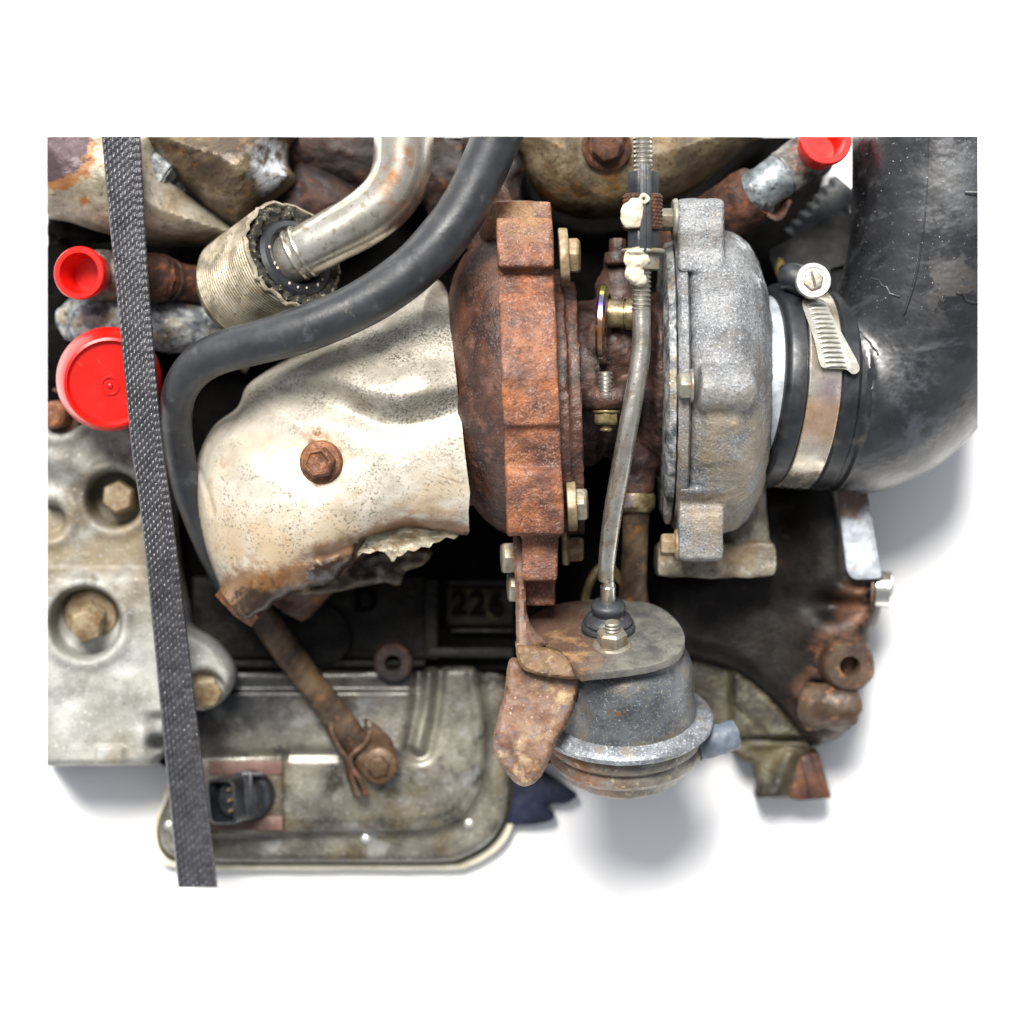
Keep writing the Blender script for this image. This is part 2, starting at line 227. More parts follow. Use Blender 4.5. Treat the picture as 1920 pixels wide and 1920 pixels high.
MT['clip'] = material('copper_brown_clip', ['#2a1c13', '#42301f', '#57412d'], 40, .45, .35, [dict(c='#6f4930', px=24, lo=.56, hi=.68, amt=.7), dict(c='#8e949a', px=20, lo=.62, hi=.72, amt=.5)], bump=((12, .2),))
MT['navy'] = material('navy_cloth', ['#050a18', '#08112a', '#0b1634'], 60, .8, 0, bump=((20, .3),))
MT['rbracket'] = material('dark_cast_iron', ['#070606', '#0f0d0b', '#1a1714', '#241f1a'], 90, .5, .1, [
    dict(c='#3f2513', px=60, lo=.58, hi=.7, amt=.8), dict(c='#2b2f35', px=20, lo=.64, hi=.72, amt=.7), dict(c='#6b4a38', px=50, lo=.4, hi=.6, amt=.9, mask=[((1585, 1245, -60), 62, .35), ((1562, 1325, -60), 62, .4), ((1640, 1140, -80), 50, .5)])], bump=((60, .12), (9, .2)), spec=.22)
MT['bossrust'] = material('rusty_boss', ['#2c2119', '#403023', '#524030'], 50, .55, .15, [dict(c='#8b6040', px=24, lo=.56, hi=.68, amt=.6)], bump=((14, .25),))
MT['galv'] = material('galvanised_plate', ['#8f959b', '#a9b0b6', '#b9c0c6'], 30, .45, .35, [
    dict(c='#54351d', px=30, lo=.7, hi=1.1, amt=.9, mode='grow', mask=((1598, 915, -80), 52, .6)), dict(c='#8d6a44', px=26, lo=.6, hi=.7, amt=.6), dict(c='#8f8aa0', px=12, lo=.58, hi=.66, amt=.5)], bump=((12, .15),))
MT['band'] = material('clamp_band', ['#b3aa98', '#cbc3b3', '#d8d2c6'], 50, .25, .8, [dict(c='#d98a33', px=60, lo=.2, hi=.4, mask=((1536, 790, 170), 42, .35, 0, (.6, 1, .3)), amt=.4), dict(c='#6b5c45', px=8, lo=.6, hi=.7, amt=.5), dict(c='#8f7290', px=50, lo=.3, hi=.5, mask=((1548, 735, 170), 26, .5), amt=.5)], bump=((5, .05),))  # orange layer is a reflection painted into the band's colour
MT['clampzinc'] = material('bright_zinc', ['#a9a69b', '#bbb9b0', '#c6c5c0'], 40, .32, .6, [dict(c='#8a7c60', px=9, lo=.62, hi=.7, amt=.6)], bump=((7, .08),))
MT['pipe_dirty'] = material('dirty_pipe', ['#1f1b19', '#403a35', '#686560', '#85837e'], 40, .5, .3, [dict(c='#6e3c1f', px=36, lo=.52, hi=.64, amt=.85), dict(c='#15130f', px=30, lo=.56, hi=.68, amt=.8)], bump=((14, .4), (6, .3)))
MT['pipe_rust'] = material('rusty_pipe', ['#1d130e', '#3c241a', '#5d3a28'], 40, .65, .1, [dict(c='#8a4f24', px=26, lo=.57, hi=.68, amt=.7)], bump=((14, .4), (6, .3)))
MT['galv_pipe'] = material('galvanised_pipe', ['#4b5052', '#70777a', '#949b9e'], 30, .45, .4, [dict(c='#1b1a18', px=26, lo=.55, hi=.66, amt=.8), dict(c='#c6cdd2', px=16, lo=.62, hi=.7, amt=.7)], bump=((10, .3),))
MT['black_plastic'] = material('black_connector', ['#141518', '#1e2024', '#2b2e33'], 40, .38, 0, [dict(c='#5b5a55', px=30, lo=.58, hi=.74, amt=.5)], bump=((8, .08),), spec=.55)
MT['grey_plate'] = material('grey_plate', ['#161615', '#20201f', '#2a2a28'], 70, .6, 0, [dict(c='#15151a', px=40, lo=.56, hi=.7, amt=.7)], bump=((30, .2),))
MT['yellow'] = material('yellow_paint', ['#5a4c10', '#6e5d16'], 30, .6, bump=())
MT['soot'] = material('sooty_manifold', ['#0b0706', '#1f120d', '#361f15'], 60, .7, 0, [dict(c='#5a321a', px=40, lo=.57, hi=.7, amt=.8)], bump=((20, .4), (8, .4)))

# ------------------------------------------------------------------ geometry helpers (px space)
def V(p): return Vector((p[0], p[1], p[2]))
def basis(a):
    a = V(a).normalized(); h = Vector((0, 0, 1)) if abs(a.z) < .9 else Vector((1, 0, 0))
    u = a.cross(h).normalized(); return a, u, a.cross(u)
def cr(pts, per=8, closed=False):
    P = [np.array(p, float) for p in pts]; n = len(P); out = []
    for i in range(n if closed else n - 1):
        p1, p2 = P[i], P[(i + 1) % n]
        p0 = P[i - 1] if (closed or i > 0) else 2 * p1 - p2
        p3 = P[(i + 2) % n] if (closed or i + 2 < n) else 2 * p2 - p1
        for k in range(per):
            t = k / per
            out.append(tuple(.5 * (2 * p1 + (p2 - p0) * t + (2 * p0 - 5 * p1 + 4 * p2 - p3) * t * t + (3 * p1 - p0 - 3 * p2 + p3) * t ** 3)))
    if not closed: out.append(tuple(P[-1]))
    return out
class M:
    def __init__(s): s.v = []; s.f = []
    def add(s, vs, fs):
        o = len(s.v); s.v += [tuple(v) for v in vs]; s.f += [tuple(i + o for i in f) for f in fs]; return s
    def lathe(s, o, axis, prof, n=48, phase=0., close=False, wob=None):
        a, u, v = basis(axis); o = V(o); vs = []; fs = []
        m = len(prof)
        for j, (t, r) in enumerate(prof):
            for i in range(n):
                an = phase + 2 * math.pi * i / n; rr = max(r, .02)
                if wob: rr += wob(an, t)
                vs.append(o + a * t + (u * math.cos(an) + v * math.sin(an)) * rr)
        for j in range(m if close else m - 1):
            j2 = (j + 1) % m
            for i in range(n):
                i2 = (i + 1) % n; fs.append((j * n + i, j * n + i2, j2 * n + i2, j2 * n + i))
        if not close:
            fs.append(tuple(range(n - 1, -1, -1))); fs.append(tuple((m - 1) * n + i for i in range(n)))
        return s.add(vs, fs)
    def hexbolt(s, c, axis, R, H, fr=0, fh=0, ph=0., dish=False, tip=None):
        if fr: s.lathe(c, axis, [(0, fr), (fh * .6, fr), (fh, fr * .93)], 32); c = V(c) + V(axis).normalized() * (fh - .5)
        pr = [(0, R), (H * .82, R), (H, R * .86)]
        if dish: pr += [(H, R * .72), (H - 4, R * .66)]
        s.lathe(c, axis, pr, 6, ph)
        if tip: s.lathe(V(c) + V(axis).normalized() * (H - 1), axis, thread(tip[1], tip[0], 7, 2.5), 24)
        return s
    def tube(s, path, n=28, r=None, cap=True, sq=None):
        P = [V(p) for p in path]; R = [r if r is not None else p[3] for p in path]; vs = []; fs = []
        T = []
        for i in range(len(P)): T.append((P[min(i + 1, len(P) - 1)] - P[max(i - 1, 0)]).normalized())
        _, u, _ = basis(T[0])
        for i in range(len(P)):
            u = (u - T[i] * u.dot(T[i])).normalized(); v = T[i].cross(u)
            for k in range(n):
                an = 2 * math.pi * k / n; vs.append(P[i] + (u * math.cos(an) + v * math.sin(an)) * R[i])
        for i in range(len(P) - 1):
            for k in range(n):
                k2 = (k + 1) % n; fs.append((i * n + k, i * n + k2, (i + 1) * n + k2, (i + 1) * n + k))
        if cap: fs.append(tuple(range(n - 1, -1, -1))); fs.append(tuple((len(P) - 1) * n + i for i in range(n)))
        return s.add(vs, fs)
    def prism(s, poly, d0, d1):
        n = len(poly); vs = [(x, y, d0) for x, y in poly] + [(x, y, d1) for x, y in poly]
        fs = [tuple(range(n)), tuple(range(2 * n - 1, n - 1, -1))] + [(i, (i + 1) % n, n + (i + 1) % n, n + i) for i in range(n)]
        return s.add(vs, fs)
    def extr(s, pts, vec):
        n = len(pts); vec = V(vec); vs = [V(p) for p in pts] + [V(p) + vec for p in pts]
        fs = [tuple(range(n)), tuple(range(2 * n - 1, n - 1, -1))] + [(i, (i + 1) % n, n + (i + 1) % n, n + i) for i in range(n)]
        return s.add(vs, fs)
    def prism_x(s, poly, x0, x1, shear=0., y0=712):
        n = len(poly); vs = [(x0 + (y - y0) * shear, y, d) for y, d in poly] + [(x1 + (y - y0) * shear, y, d) for y, d in poly]
        fs = [tuple(range(n)), tuple(range(2 * n - 1, n - 1, -1))] + [(i, (i + 1) % n, n + (i + 1) % n, n + i) for i in range(n)]
        return s.add(vs, fs)
    def box(s, x0, x1, y0, y1, d0, d1): return s.prism([(x0, y0), (x1, y0), (x1, y1), (x0, y1)], d0, d1)
    def blob(s, c, r, n=20, seed=0, amp=0.):
        vs = []; fs = []; m = n // 2
        for j in range(m + 1):
            th = math.pi * (j + .02) / (m + .04)
            for i in range(n):
                ph = 2 * math.pi * i / n; q = Vector((math.sin(th) * math.cos(ph), math.sin(th) * math.sin(ph), math.cos(th)))
                k = 1 + amp * mn.noise(q * 1.8 + Vector((seed, 0, 0)))
                vs.append((c[0] + q.x * r[0] * k, c[1] + q.y * r[1] * k, c[2] + q.z * r[2] * k))
        for j in range(m):
            for i in range(n): fs.append((j * n + i, j * n + (i + 1) % n, (j + 1) * n + (i + 1) % n, (j + 1) * n + i))
        fs.append(tuple(range(n))); fs.append(tuple(m * n + i for i in range(n)))
        return s.add(vs, fs)
    def ribbon(s, path, wd, th):
        """flat strip: path of points, half width vector wd, thickness th"""
        P = [V(p) for p in path]; wd = V(wd); vs = []; fs = []
        for i, p in enumerate(P):
            t = (P[min(i + 1, len(P) - 1)] - P[max(i - 1, 0)]).normalized(); nn = t.cross(wd).normalized() * th / 2
            vs += [p - wd - nn, p + wd - nn, p + wd + nn, p - wd + nn]
        for i in range(len(P) - 1):
            for k in range(4): fs.append((i * 4 + k, i * 4 + (k + 1) % 4, i * 4 + 4 + (k + 1) % 4, i * 4 + 4 + k))
        fs.append((3, 2, 1, 0)); e = 4 * (len(P) - 1); fs.append((e, e + 1, e + 2, e + 3))
        return s.add(vs, fs)
def thread(L, r, pitch=8.5, depth=3.):
    pr = []; t = 0
    while t < L:
        pr += [(t, r - depth), (t + pitch * .35, r), (t + pitch * .6, r), (t + pitch * .95, r - depth)]; t += pitch
    return pr
# value noise on arrays
_tab = np.random.rand(256, 256)
def vn(X, Y, size, seed=0):
    x = X / size + seed * 17.3 + 500; y = Y / size + seed * 9.1 + 500
    xi = np.floor(x).astype(int); yi = np.floor(y).astype(int); fx = x - xi; fy = y - yi
    fx = fx * fx * (3 - 2 * fx); fy = fy * fy * (3 - 2 * fy); g = lambda a, b: _tab[a % 256, b % 256]
    return (g(xi, yi) * (1 - fx) + g(xi + 1, yi) * fx) * (1 - fy) + (g(xi, yi + 1) * (1 - fx) + g(xi + 1, yi + 1) * fx) * fy - .5
def fbm(X, Y, size, seed=0, o=4): return sum(vn(X, Y, size / 2 ** k, seed + k) / 2 ** k for k in range(o))
def sst(x, a, b):
    t = np.clip((x - a) / (b - a), 0, 1); return t * t * (3 - 2 * t)
def dist_line(X, Y, pts, closed=False, nearest=False):
    best = np.full(X.shape, 1e9); nx = np.zeros(X.shape); ny = np.zeros(X.shape); n = len(pts)
    for i in range(n if closed else n - 1):
        ax, ay = pts[i][:2]; bx, by = pts[(i + 1) % n][:2]; dx, dy = bx - ax, by - ay; L = dx * dx + dy * dy + 1e-9
        t = np.clip(((X - ax) * dx + (Y - ay) * dy) / L, 0, 1); qx = ax + t * dx; qy = ay + t * dy; d = np.hypot(X - qx, Y - qy)
        k = d < best; best = np.where(k, d, best); nx = np.where(k, qx, nx); ny = np.where(k, qy, ny)
    return (best, nx, ny) if nearest else best
def inside(X, Y, poly):
    r = np.zeros(X.shape, bool); n = len(poly)
    for i in range(n):
        x1, y1 = poly[i][:2]; x2, y2 = poly[(i + 1) % n][:2]
        if y1 == y2: continue
        c = ((y1 > Y) != (y2 > Y)) & (X < (x2 - x1) * (Y - y1) / (y2 - y1) + x1); r ^= c
    return r
def sheet(poly, hf, step=5, back=None, thick=None):
    """relief over a closed outline; hf(X, Y, edge_distance) -> d.  back: skirt down to that d.  thick: a plate of that thickness."""
    xs = np.arange(min(p[0] for p in poly) - step, max(p[0] for p in poly) + 2 * step, step); ys = np.arange(min(p[1] for p in poly) - step, max(p[1] for p in poly) + 2 * step, step)
    X, Y = np.meshgrid(xs, ys); IN = inside(X, Y, poly)
    cell = IN[:-1, :-1] & IN[1:, :-1] & IN[:-1, 1:] & IN[1:, 1:]
    use = np.zeros(IN.shape, int); use[:-1, :-1] += cell; use[1:, :-1] += cell; use[:-1, 1:] += cell; use[1:, 1:] += cell
    bnd = (use > 0) & (use < 4); d, nx, ny = dist_line(X, Y, poly, True, True)
    X = np.where(bnd, nx, X); Y = np.where(bnd, ny, Y); d = np.where(bnd, 0, d)
    Z = hf(X, Y, d); idx = -np.ones(IN.shape, int); k = use > 0; idx[k] = np.arange(k.sum())
    vs = list(zip(X[k].tolist(), Y[k].tolist(), Z[k].tolist())); fs = []
    for j, i in zip(*np.nonzero(cell)): fs.append((int(idx[j, i]), int(idx[j, i + 1]), int(idx[j + 1, i + 1]), int(idx[j + 1, i])))
    m = M().add(vs, fs)
    if back is not None or thick:
        cnt = {}
        for f in fs:
            for a, b in zip(f, f[1:] + f[:1]):
                e = (min(a, b), max(a, b)); cnt[e] = cnt.get(e, 0) + 1
        be = [e for e, c in cnt.items() if c == 1]
        if back is not None:
            mp = {}
            for a, b in be:
                for q in (a, b):
                    if q not in mp: mp[q] = len(m.v); m.v.append((m.v[q][0], m.v[q][1], back))
                m.f.append((a, b, mp[b], mp[a]))
        else:
            n0 = len(vs); m.v += [(v[0], v[1], v[2] - thick) for v in vs]; m.f += [tuple(q + n0 for q in reversed(f)) for f in fs]
            m.f += [(a, b, b + n0, a + n0) for a, b in be]
    return m
def pillow(d, R): 
    t = 1 - np.clip(d / R, 0, 1); return np.sqrt(np.clip(1 - t * t, 0, 1))

# ------------------------------------------------------------------ objects
CLIP = [(Vector((-1, 0, 0)), 88, 0), (Vector((1, 0, 0)), 1833, 0), (Vector((0, 1, 0)), 256, 1)]
CAM = Vector((0, 0, (D + BASE) * S))
def clip_bm(bm, off, bottom=None):
    L = [('x', 88, -1), ('x', 1833, 1), ('y', 256, 1)]
    if bottom: L.append(('y', bottom, -1))
    for ax, px, sg in L:          # the photograph shows only this much of the engine: sawn off straight along three sides
        if ax == 'x': t = (px - 960) * S; q = Vector((t, 0, BASE * S)); n = (q - CAM).cross(Vector((0, 1, 0)))
        else: t = (960 - px) * S; q = Vector((0, t, BASE * S)); n = (q - CAM).cross(Vector((1, 0, 0)))
        out = Vector((sg, 0, 0)) if ax == 'x' else Vector((0, sg, 0))
        if n.dot(out) < 0: n = -n
        g = bm.verts[:] + bm.edges[:] + bm.faces[:]
        r = bmesh.ops.bisect_plane(bm, geom=g, plane_co=CAM - off, plane_no=n.normalized(), clear_outer=True, dist=1e-7)
        ed = [e for e in r['geom_cut'] if isinstance(e, bmesh.types.BMEdge) and e.is_valid]
        if ed: bmesh.ops.holes_fill(bm, edges=ed, sides=0)
def thing(name, label, cat, p, group=None, d0=0.):
    o = bpy.data.objects.new(name, None); sc.collection.objects.link(o); o.location = W(p, d0); o.empty_display_size = .01
    o['label'] = label; o['category'] = cat
    if group: o['group'] = group
    return o
def obj(name, m, mat, parent=None, d0=0., bevel=0, remesh=0, smooth=0, rough=None, clip=False, angle=35, seg=2, label=None, cat=None, group=None, kind=None):
    off = parent_loc(parent)
    me = bpy.data.meshes.new(name); me.from_pydata([W(v, d0) - off for v in m.v], [], m.f); me.validate()
    bm = bmesh.new(); bm.from_mesh(me); bmesh.ops.recalc_face_normals(bm, faces=bm.faces[:])
    if bevel:
        es = [e for e in bm.edges if len(e.link_faces) == 2 and e.calc_face_angle(0) > math.radians(30)]
        bmesh.ops.bevel(bm, geom=es, offset=bevel * S, segments=seg, profile=.5, affect='EDGES', clamp_overlap=True)
    bm.to_mesh(me); bm.free()
    o = bpy.data.objects.new(name, me); sc.collection.objects.link(o)
    if parent: o.parent = parent
    if remesh:
        r = o.modifiers.new('r', 'REMESH'); r.mode = 'VOXEL'; r.voxel_size = remesh * S
        if smooth: q = o.modifiers.new('s', 'SMOOTH'); q.iterations = smooth; q.factor = .5
        dg = bpy.context.evaluated_depsgraph_get(); me2 = bpy.data.meshes.new_from_object(o.evaluated_get(dg)); o.modifiers.clear(); o.data = me2; bpy.data.meshes.remove(me); me = me2; me.name = name
    if rough:
        me.update(); bm = bmesh.new(); bm.from_mesh(me); bm.normal_update()
        for v in bm.verts:
            h = sum(a * mn.noise((v.co + off) / (sz * S)) for sz, a in rough); v.co += v.normal * h * S
        bm.to_mesh(me); bm.free()
    if clip:
        bm = bmesh.new(); bm.from_mesh(me); clip_bm(bm, off); bm.to_mesh(me); bm.free()
    for f in me.polygons: f.use_smooth = True
    me.set_sharp_from_angle(angle=math.radians(angle))
    me.materials.append(MT[mat] if isinstance(mat, str) else mat)
    if label: o['label'] = label
    if cat: o['category'] = cat
    if group: o['group'] = group
    if kind: o['kind'] = kind
    return o
def parent_loc(p):
    l = Vector((0, 0, 0))
    while p is not None: l = l + p.location; p = p.parent
    return l
def bolt(parent, c, axis, R, H, mat, fr=0, fh=0, ph=.3, d0=None, dish=False, tip=None, name='bolt', label=None, clip=False):
    return obj(name, M().hexbolt(c, axis, R, H, fr, fh, ph, dish, tip), mat, parent, c[2] if d0 is None else d0, bevel=1.6, label=label, angle=30, clip=clip)

# ================================================================== SETTING
g = obj('ground', M().add([(-6000, -6000, -430), (8000, -6000, -430), (8000, 8000, -430), (-6000, 8000, -430)], [(0, 1, 2, 3)]), 'sheet', kind='structure', label='plain white sheet the engine section lies on')

# ================================================================== ENGINE BLOCK (dark mass behind everything)
DB = -270
blk = thing('engine_block', 'black oily engine block with raised casting digits behind the turbocharger', 'engine block', (700, 900, -430))
out = [(88, 256), (1556, 256), (1545, 330), (1535, 372), (1562, 395), (1606, 400), (1606, 498), (1558, 506), (1556, 545), (1610, 560), (1612, 885), (1570, 1000), (1530, 1300), (1440, 1330), (1390, 1370), (1310, 1380), (1250, 1430), (1040, 1430), (958, 1440), (957, 1258), (380, 1258), (345, 1440), (318, 1445), (290, 1425), (88, 1432)]
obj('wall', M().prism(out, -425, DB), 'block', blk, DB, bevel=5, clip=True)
m = M()
for x0, x1, y0, y1, dd in ((360, 800, 1080, 1235, 18), (795, 822, 1085, 1235, 55), (838, 960, 1085, 1098, 40), (800, 965, 1212, 1232, 60), (845, 965, 1178, 1188, 40), (380, 800, 1236, 1252, 46)): m.box(x0, x1, y0, y1, DB - 5, DB + dd)
obj('casting_rib', m, 'block2', blk, DB, bevel=6, seg=3, rough=((30, 4),))
obj('cylinder_boss', M().lathe((600, 1200, DB - 5), (0, -.2, 1), [(0, 62), (50, 60), (58, 54), (60, 30), (56, 0)]), 'block2', blk, DB)
obj('bolt_boss', M().lathe((738, 1235, DB - 5), (0, .1, 1), [(0, 40), (70, 36), (76, 32), (76, 16), (0, 14), (0, 0)]), 'soot', blk, DB)
MT['panel'] = material('olive_grime_panel', ['#0f0d08', '#1a160d', '#241f13'], 60, .6, 0, [dict(c='#3f3823', px=40, lo=.55, hi=.7, amt=.7)], bump=((14, .3),), spec=.2)
obj('number_panel', M().prism([(836, 1100), (962, 1100), (962, 1172), (838, 1172)], DB - 4, DB + 8), 'panel', blk, DB, bevel=3)
for t, x, y, sz in (('D', 664, 1146, 46), ('226', 846, 1150, 46)):
    cu = bpy.data.curves.new('digits', 'FONT'); cu.body = t; cu.size = sz * S * 1.35; cu.extrude = 9 * S; cu.bevel_depth = 2 * S; cu.space_character = 1.15
    to = bpy.data.objects.new('t', cu); sc.collection.objects.link(to); dg = bpy.context.evaluated_depsgraph_get(); me = bpy.data.meshes.new_from_object(to.evaluated_get(dg)); bpy.data.objects.remove(to)
    o = bpy.data.objects.new('casting_digits', me); sc.collection.objects.link(o); o.parent = blk; o.location = W((x, y, DB + (20 if t == 'D' else 10)), DB) - blk.location; me.materials.clear(); me.materials.append(MT['block'])

# sooty exhaust manifold in the gap at the top
mf = thing('exhaust_manifold', 'sooty rust-brown exhaust manifold in the dark gap behind the pipes', 'manifold', (700, 330, -250), d0=-120)
m = M().tube(cr([(520, 250, -150, 70), (640, 275, -130, 72), (760, 310, -130, 70), (880, 330, -110, 60), (960, 345, -100, 48)]), 28)
m.tube(cr([(905, 250, -60, 44), (925, 320, -60, 46), (930, 400, -40, 50), (935, 470, -20, 46)]), 24); m.blob((935, 320, -60), (52, 60, 40), amp=.3)
m.tube(cr([(800, 250, -90, 30), (820, 330, -100, 34), (850, 420, -120, 40)]), 20)
obj('runner', m, 'soot', mf, -100, remesh=6, smooth=3, rough=((24, 5), (9, 2)), clip=True)
# ================================================================== TOP LEFT HEAT SHIELDS
P = cr([(60, 230), (285, 230), (300, 300), (345, 360), (440, 428), (425, 444), (350, 446), (280, 447), (200, 434), (130, 412), (60, 378)], 5, True)
obj('heat_shield', sheet(P, lambda X, Y, d: -40 + 95 * pillow(d, 105) + 8 * fbm(X, Y, 60, 3), 5, -200), 'shield_left', None, 20, clip=True, label='pale speckled heat shield with a rust patch, under the strap at top left', cat='heat shield', group='heat shields over the exhaust manifold')
P = cr([(255, 225), (545, 225), (536, 262), (534, 300), (548, 332), (500, 375), (450, 425), (405, 400), (345, 345), (290, 290)], 5, True)
obj('heat_shield', sheet(P, lambda X, Y, d: -30 + 120 * pillow(d, 130) + 22 * vn(X, Y, 70, 5) * sst(d, 5, 60) + 8 * fbm(X + Y, Y - X * .6, 40, 8), 5, -180), 'shield_brown', None, 40, clip=True, label='dusty brown heat shield with a dented corner left of the steel pipe', cat='heat shield', group='heat shields over the exhaust manifold')
P = cr([(470, 420), (500, 372), (540, 330), (560, 300), (610, 318), (660, 345), (700, 380), (660, 420), (590, 440)], 5, True)
obj('heat_shield', sheet(P, lambda X, Y, d: -90 + 60 * pillow(d, 80) + 18 * fbm(X, Y, 60, 6), 5, -200), 'soot', None, -40, label='dark crumpled heat shield edge behind the bend of the steel pipe', cat='heat shield', group='heat shields over the exhaust manifold')
obj('stub_pipe', M().tube(cr([(250, 300, -40, 46), (290, 322, -28, 46), (318, 338, -20, 44), (326, 342, -16, 36)]), 28), 'alu_dark', None, 0, clip=True, label='short grey stub pipe half hidden between the two left heat shields', cat='pipe')
# ================================================================== TOP CENTRE HEAT SHIELD
ts = thing('turbo_heat_shield', 'tan speckled heat shield with a large rusty bolt at the top centre', 'heat shield', (1200, 330, -160), 'heat shields over the exhaust manifold')
P = cr([(985, 215), (1430, 215), (1400, 262), (1370, 292), (1300, 345), (1210, 382), (1120, 397), (1055, 384), (1010, 350), (986, 300)], 6, True)
obj('shell', sheet(P, lambda X, Y, d: -60 + 120 * pillow(d, 135) - 22 * np.exp(-((X - 1135) ** 2 + (Y - 278) ** 2) / 60 ** 2) + 10 * fbm(X, Y, 60, 9), 5, -220), 'shield_tan', ts, 20, clip=True)
o = obj('washer', M().lathe((1137, 275, 44), (0, .15, 1), [(0, 47), (14, 46), (16, 40), (12, 34), (10, 0)], 36), 'bolt_dark', ts, 30, clip=True, rough=((12, 2),))
bolt(ts, (1137, 273, 56), (0, .18, 1), 30, 26, 'bolt_dark', 34, 8, .2, clip=True)
# ================================================================== LEFT SIDE PIPES
p = thing('coolant_pipe', 'rusty stub pipe behind the strap carrying the upper left red cap', 'pipe', (260, 515, -150))
obj('pipe_end', M().tube(cr([(164, 512, -4, 36), (167, 512, -14, 44), (180, 513, -30, 48), (207, 515, -36, 48), (242, 517, -38, 47)], 5), 32), 'pipe_dirty', p, 20, rough=((14, 2),))
obj('pipe_body', M().tube(cr([(235, 517, 0, 44), (290, 520, -40, 46), (312, 522, -50, 42), (320, 523, -55, 34), (400, 532, -120, 36)]), 32), 'pipe_rust', p, -20, rough=((16, 3),))
m = M().tube(cr([(130, 600, -120, 44), (190, 598, -80, 52), (260, 606, -90, 50), (340, 612, -110, 48), (420, 620, -140, 46), (480, 660, -150, 44)]), 32)
obj('water_pipe', m, 'alu_dark', None, -80, rough=((40, 6), (14, 3)), label='mottled grey pipe running between the two left red caps', cat='pipe')
m = M().tube(cr([(70, 470, -150, 60), (110, 560, -150, 60), (110, 680, -140, 60), (100, 760, -150, 55)]), 24).tube(cr([(100, 430, -120, 18), (150, 432, -90, 22), (230, 440, -90, 20)]), 20)
obj('wiring_loom', m, 'block', None, -120, clip=True, rough=((20, 8),), label='black grimy wiring loom behind the two left red caps', cat='cable')
# ================================================================== LEFT CASTING
lc = thing('mounting_bracket', 'cast aluminium mounting bracket with deep bolt pits beside the strap', 'bracket', (210, 1200, -430), d0=-80)
P = cr([(20, 1440), (20, 815), (60, 806), (95, 800), (160, 792), (240, 800), (300, 825), (318, 930), (328, 1050), (345, 1140), (352, 1176), (398, 1206), (432, 1250), (434, 1282), (412, 1318), (380, 1334), (345, 1330), (318, 1350), (306, 1392), (300, 1420), (285, 1436), (268, 1438), (180, 1438), (100, 1439), (60, 1440)], 5, True)
def hl(X, Y, d):
    h = -78 - 40 * (1 - pillow(d, 16)) + 12 * fbm(X, Y, 120, 2) 
    rec = sst(Y, 850 + .25 * (X - 88), 905 + .25 * (X - 88)) * (1 - sst(Y, 1062, 1088))
    h -= 30 * rec
    h -= 26 * sst(X, 262, 300) * sst(Y, 1330, 1350)
    for cx, cy, r, dep in ((212, 936, 50, 95), (160, 1168, 64, 62), (292, 1396, 13, 60), (88, 975, 30, 40), (385, 1296, 36, 22), (112, 775, 36, 40)):
        q = np.hypot(X - cx, (Y - cy)); h -= dep * (1 - sst(q, r - 7, r + 7)); h += 7 * np.exp(-((q - r - 14) / 12) ** 2)
    h += 10 * (sst(X, 176, 186) * (1 - sst(X, 226, 240)) * sst(Y, 1396, 1404))
    return h
obj('casting', sheet(P, hl, 4, -400), 'alu_light', lc, -80, clip=True, angle=60)
bolt(lc, (226, 934, -150), (-.1, -.05, 1), 33, 52, 'bolt_tan', ph=.1, d0=-110)
o = bolt(lc, (166, 1150, -145), (-.02, .3, 1), 34, 66, 'bolt_tan', 52, 20, .15, d0=-100)
bolt(lc, (380, 1292, -105), (.2, .2, 1), 31, 34, 'bolt_tan', 40, 10, .5, d0=-70)
obj('bolt', M().lathe((126, 772, -130), (-.4, .1, 1), [(0, 26), (70, 26), (78, 20), (80, 0)], 28), 'bolt_rust', lc, -80, clip=True)
obj('retaining_ring', M().lathe((112, 768, -110), (-.2, .1, 1), [(0, 46), (16, 46), (18, 40), (16, 32), (0, 32)], 32, close=True), 'pipe_rust', lc, -80, clip=True)
# ================================================================== OIL PAN
pn = thing('cover_pan', 'oil-stained metal cover pan with a cream gasket edge at the bottom', 'pan', (620, 1450, -430), d0=-270)
PO = cr([(312, 1505), (300, 1535), (297, 1565), (306, 1594), (335, 1612), (420, 1618), (600, 1618), (820, 1618), (872, 1608), (915, 1582), (942, 1545), (953, 1500), (955, 1440), (950, 1340), (946, 1262), (870, 1250), (760, 1252), (560, 1256), (380, 1262), (352, 1350), (340, 1440)], 5, True)
rib1 = cr([(806, 1260), (800, 1330), (786, 1400)], 6); rib2 = cr([(890, 1262), (902, 1340), (905, 1420), (890, 1490), (850, 1535), (780, 1552), (560, 1556), (330, 1560)], 6)
def hpan(X, Y, d):
    h = -318 + 22 * pillow(d, 16) + 52 * sst(dist_line(X, Y, rib2) * np.where(inside(X, Y, rib2 + [(330, 1200), (890, 1200)]), 1, -1), -12, 22)
    h += 20 * np.exp(-(dist_line(X, Y, rib1) / 9) ** 2) - 20 * np.exp(-((dist_line(X, Y, rib1) - 20) / 9) ** 2)
    h += 26 * np.exp(-(dist_line(X, Y, rib2) / 10) ** 2)
    h -= 14 * np.exp(-((Y - 1412) / 10) ** 2) * (X > 540) * (X < 640); h += 14 * sst(Y, 1290, 1300) * (1 - sst(Y, 1400, 1420)) * (1 - sst(X, 780, 800))
    h += 26 * np.exp(-((X - 690) ** 2 + (Y - 1440) ** 2) / 70 ** 2) + 5 * fbm(X, Y, 160, 4, 2)
    return h
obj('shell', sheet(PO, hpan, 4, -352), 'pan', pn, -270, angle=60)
def grow(P, k, cx, cy): return [(cx + (x - cx) * (1 + k / abs(x - cx) if abs(x - cx) > 60 else 1), cy + (y - cy) * (1 + k / abs(y - cy) if abs(y - cy) > 60 else 1)) for x, y in P]
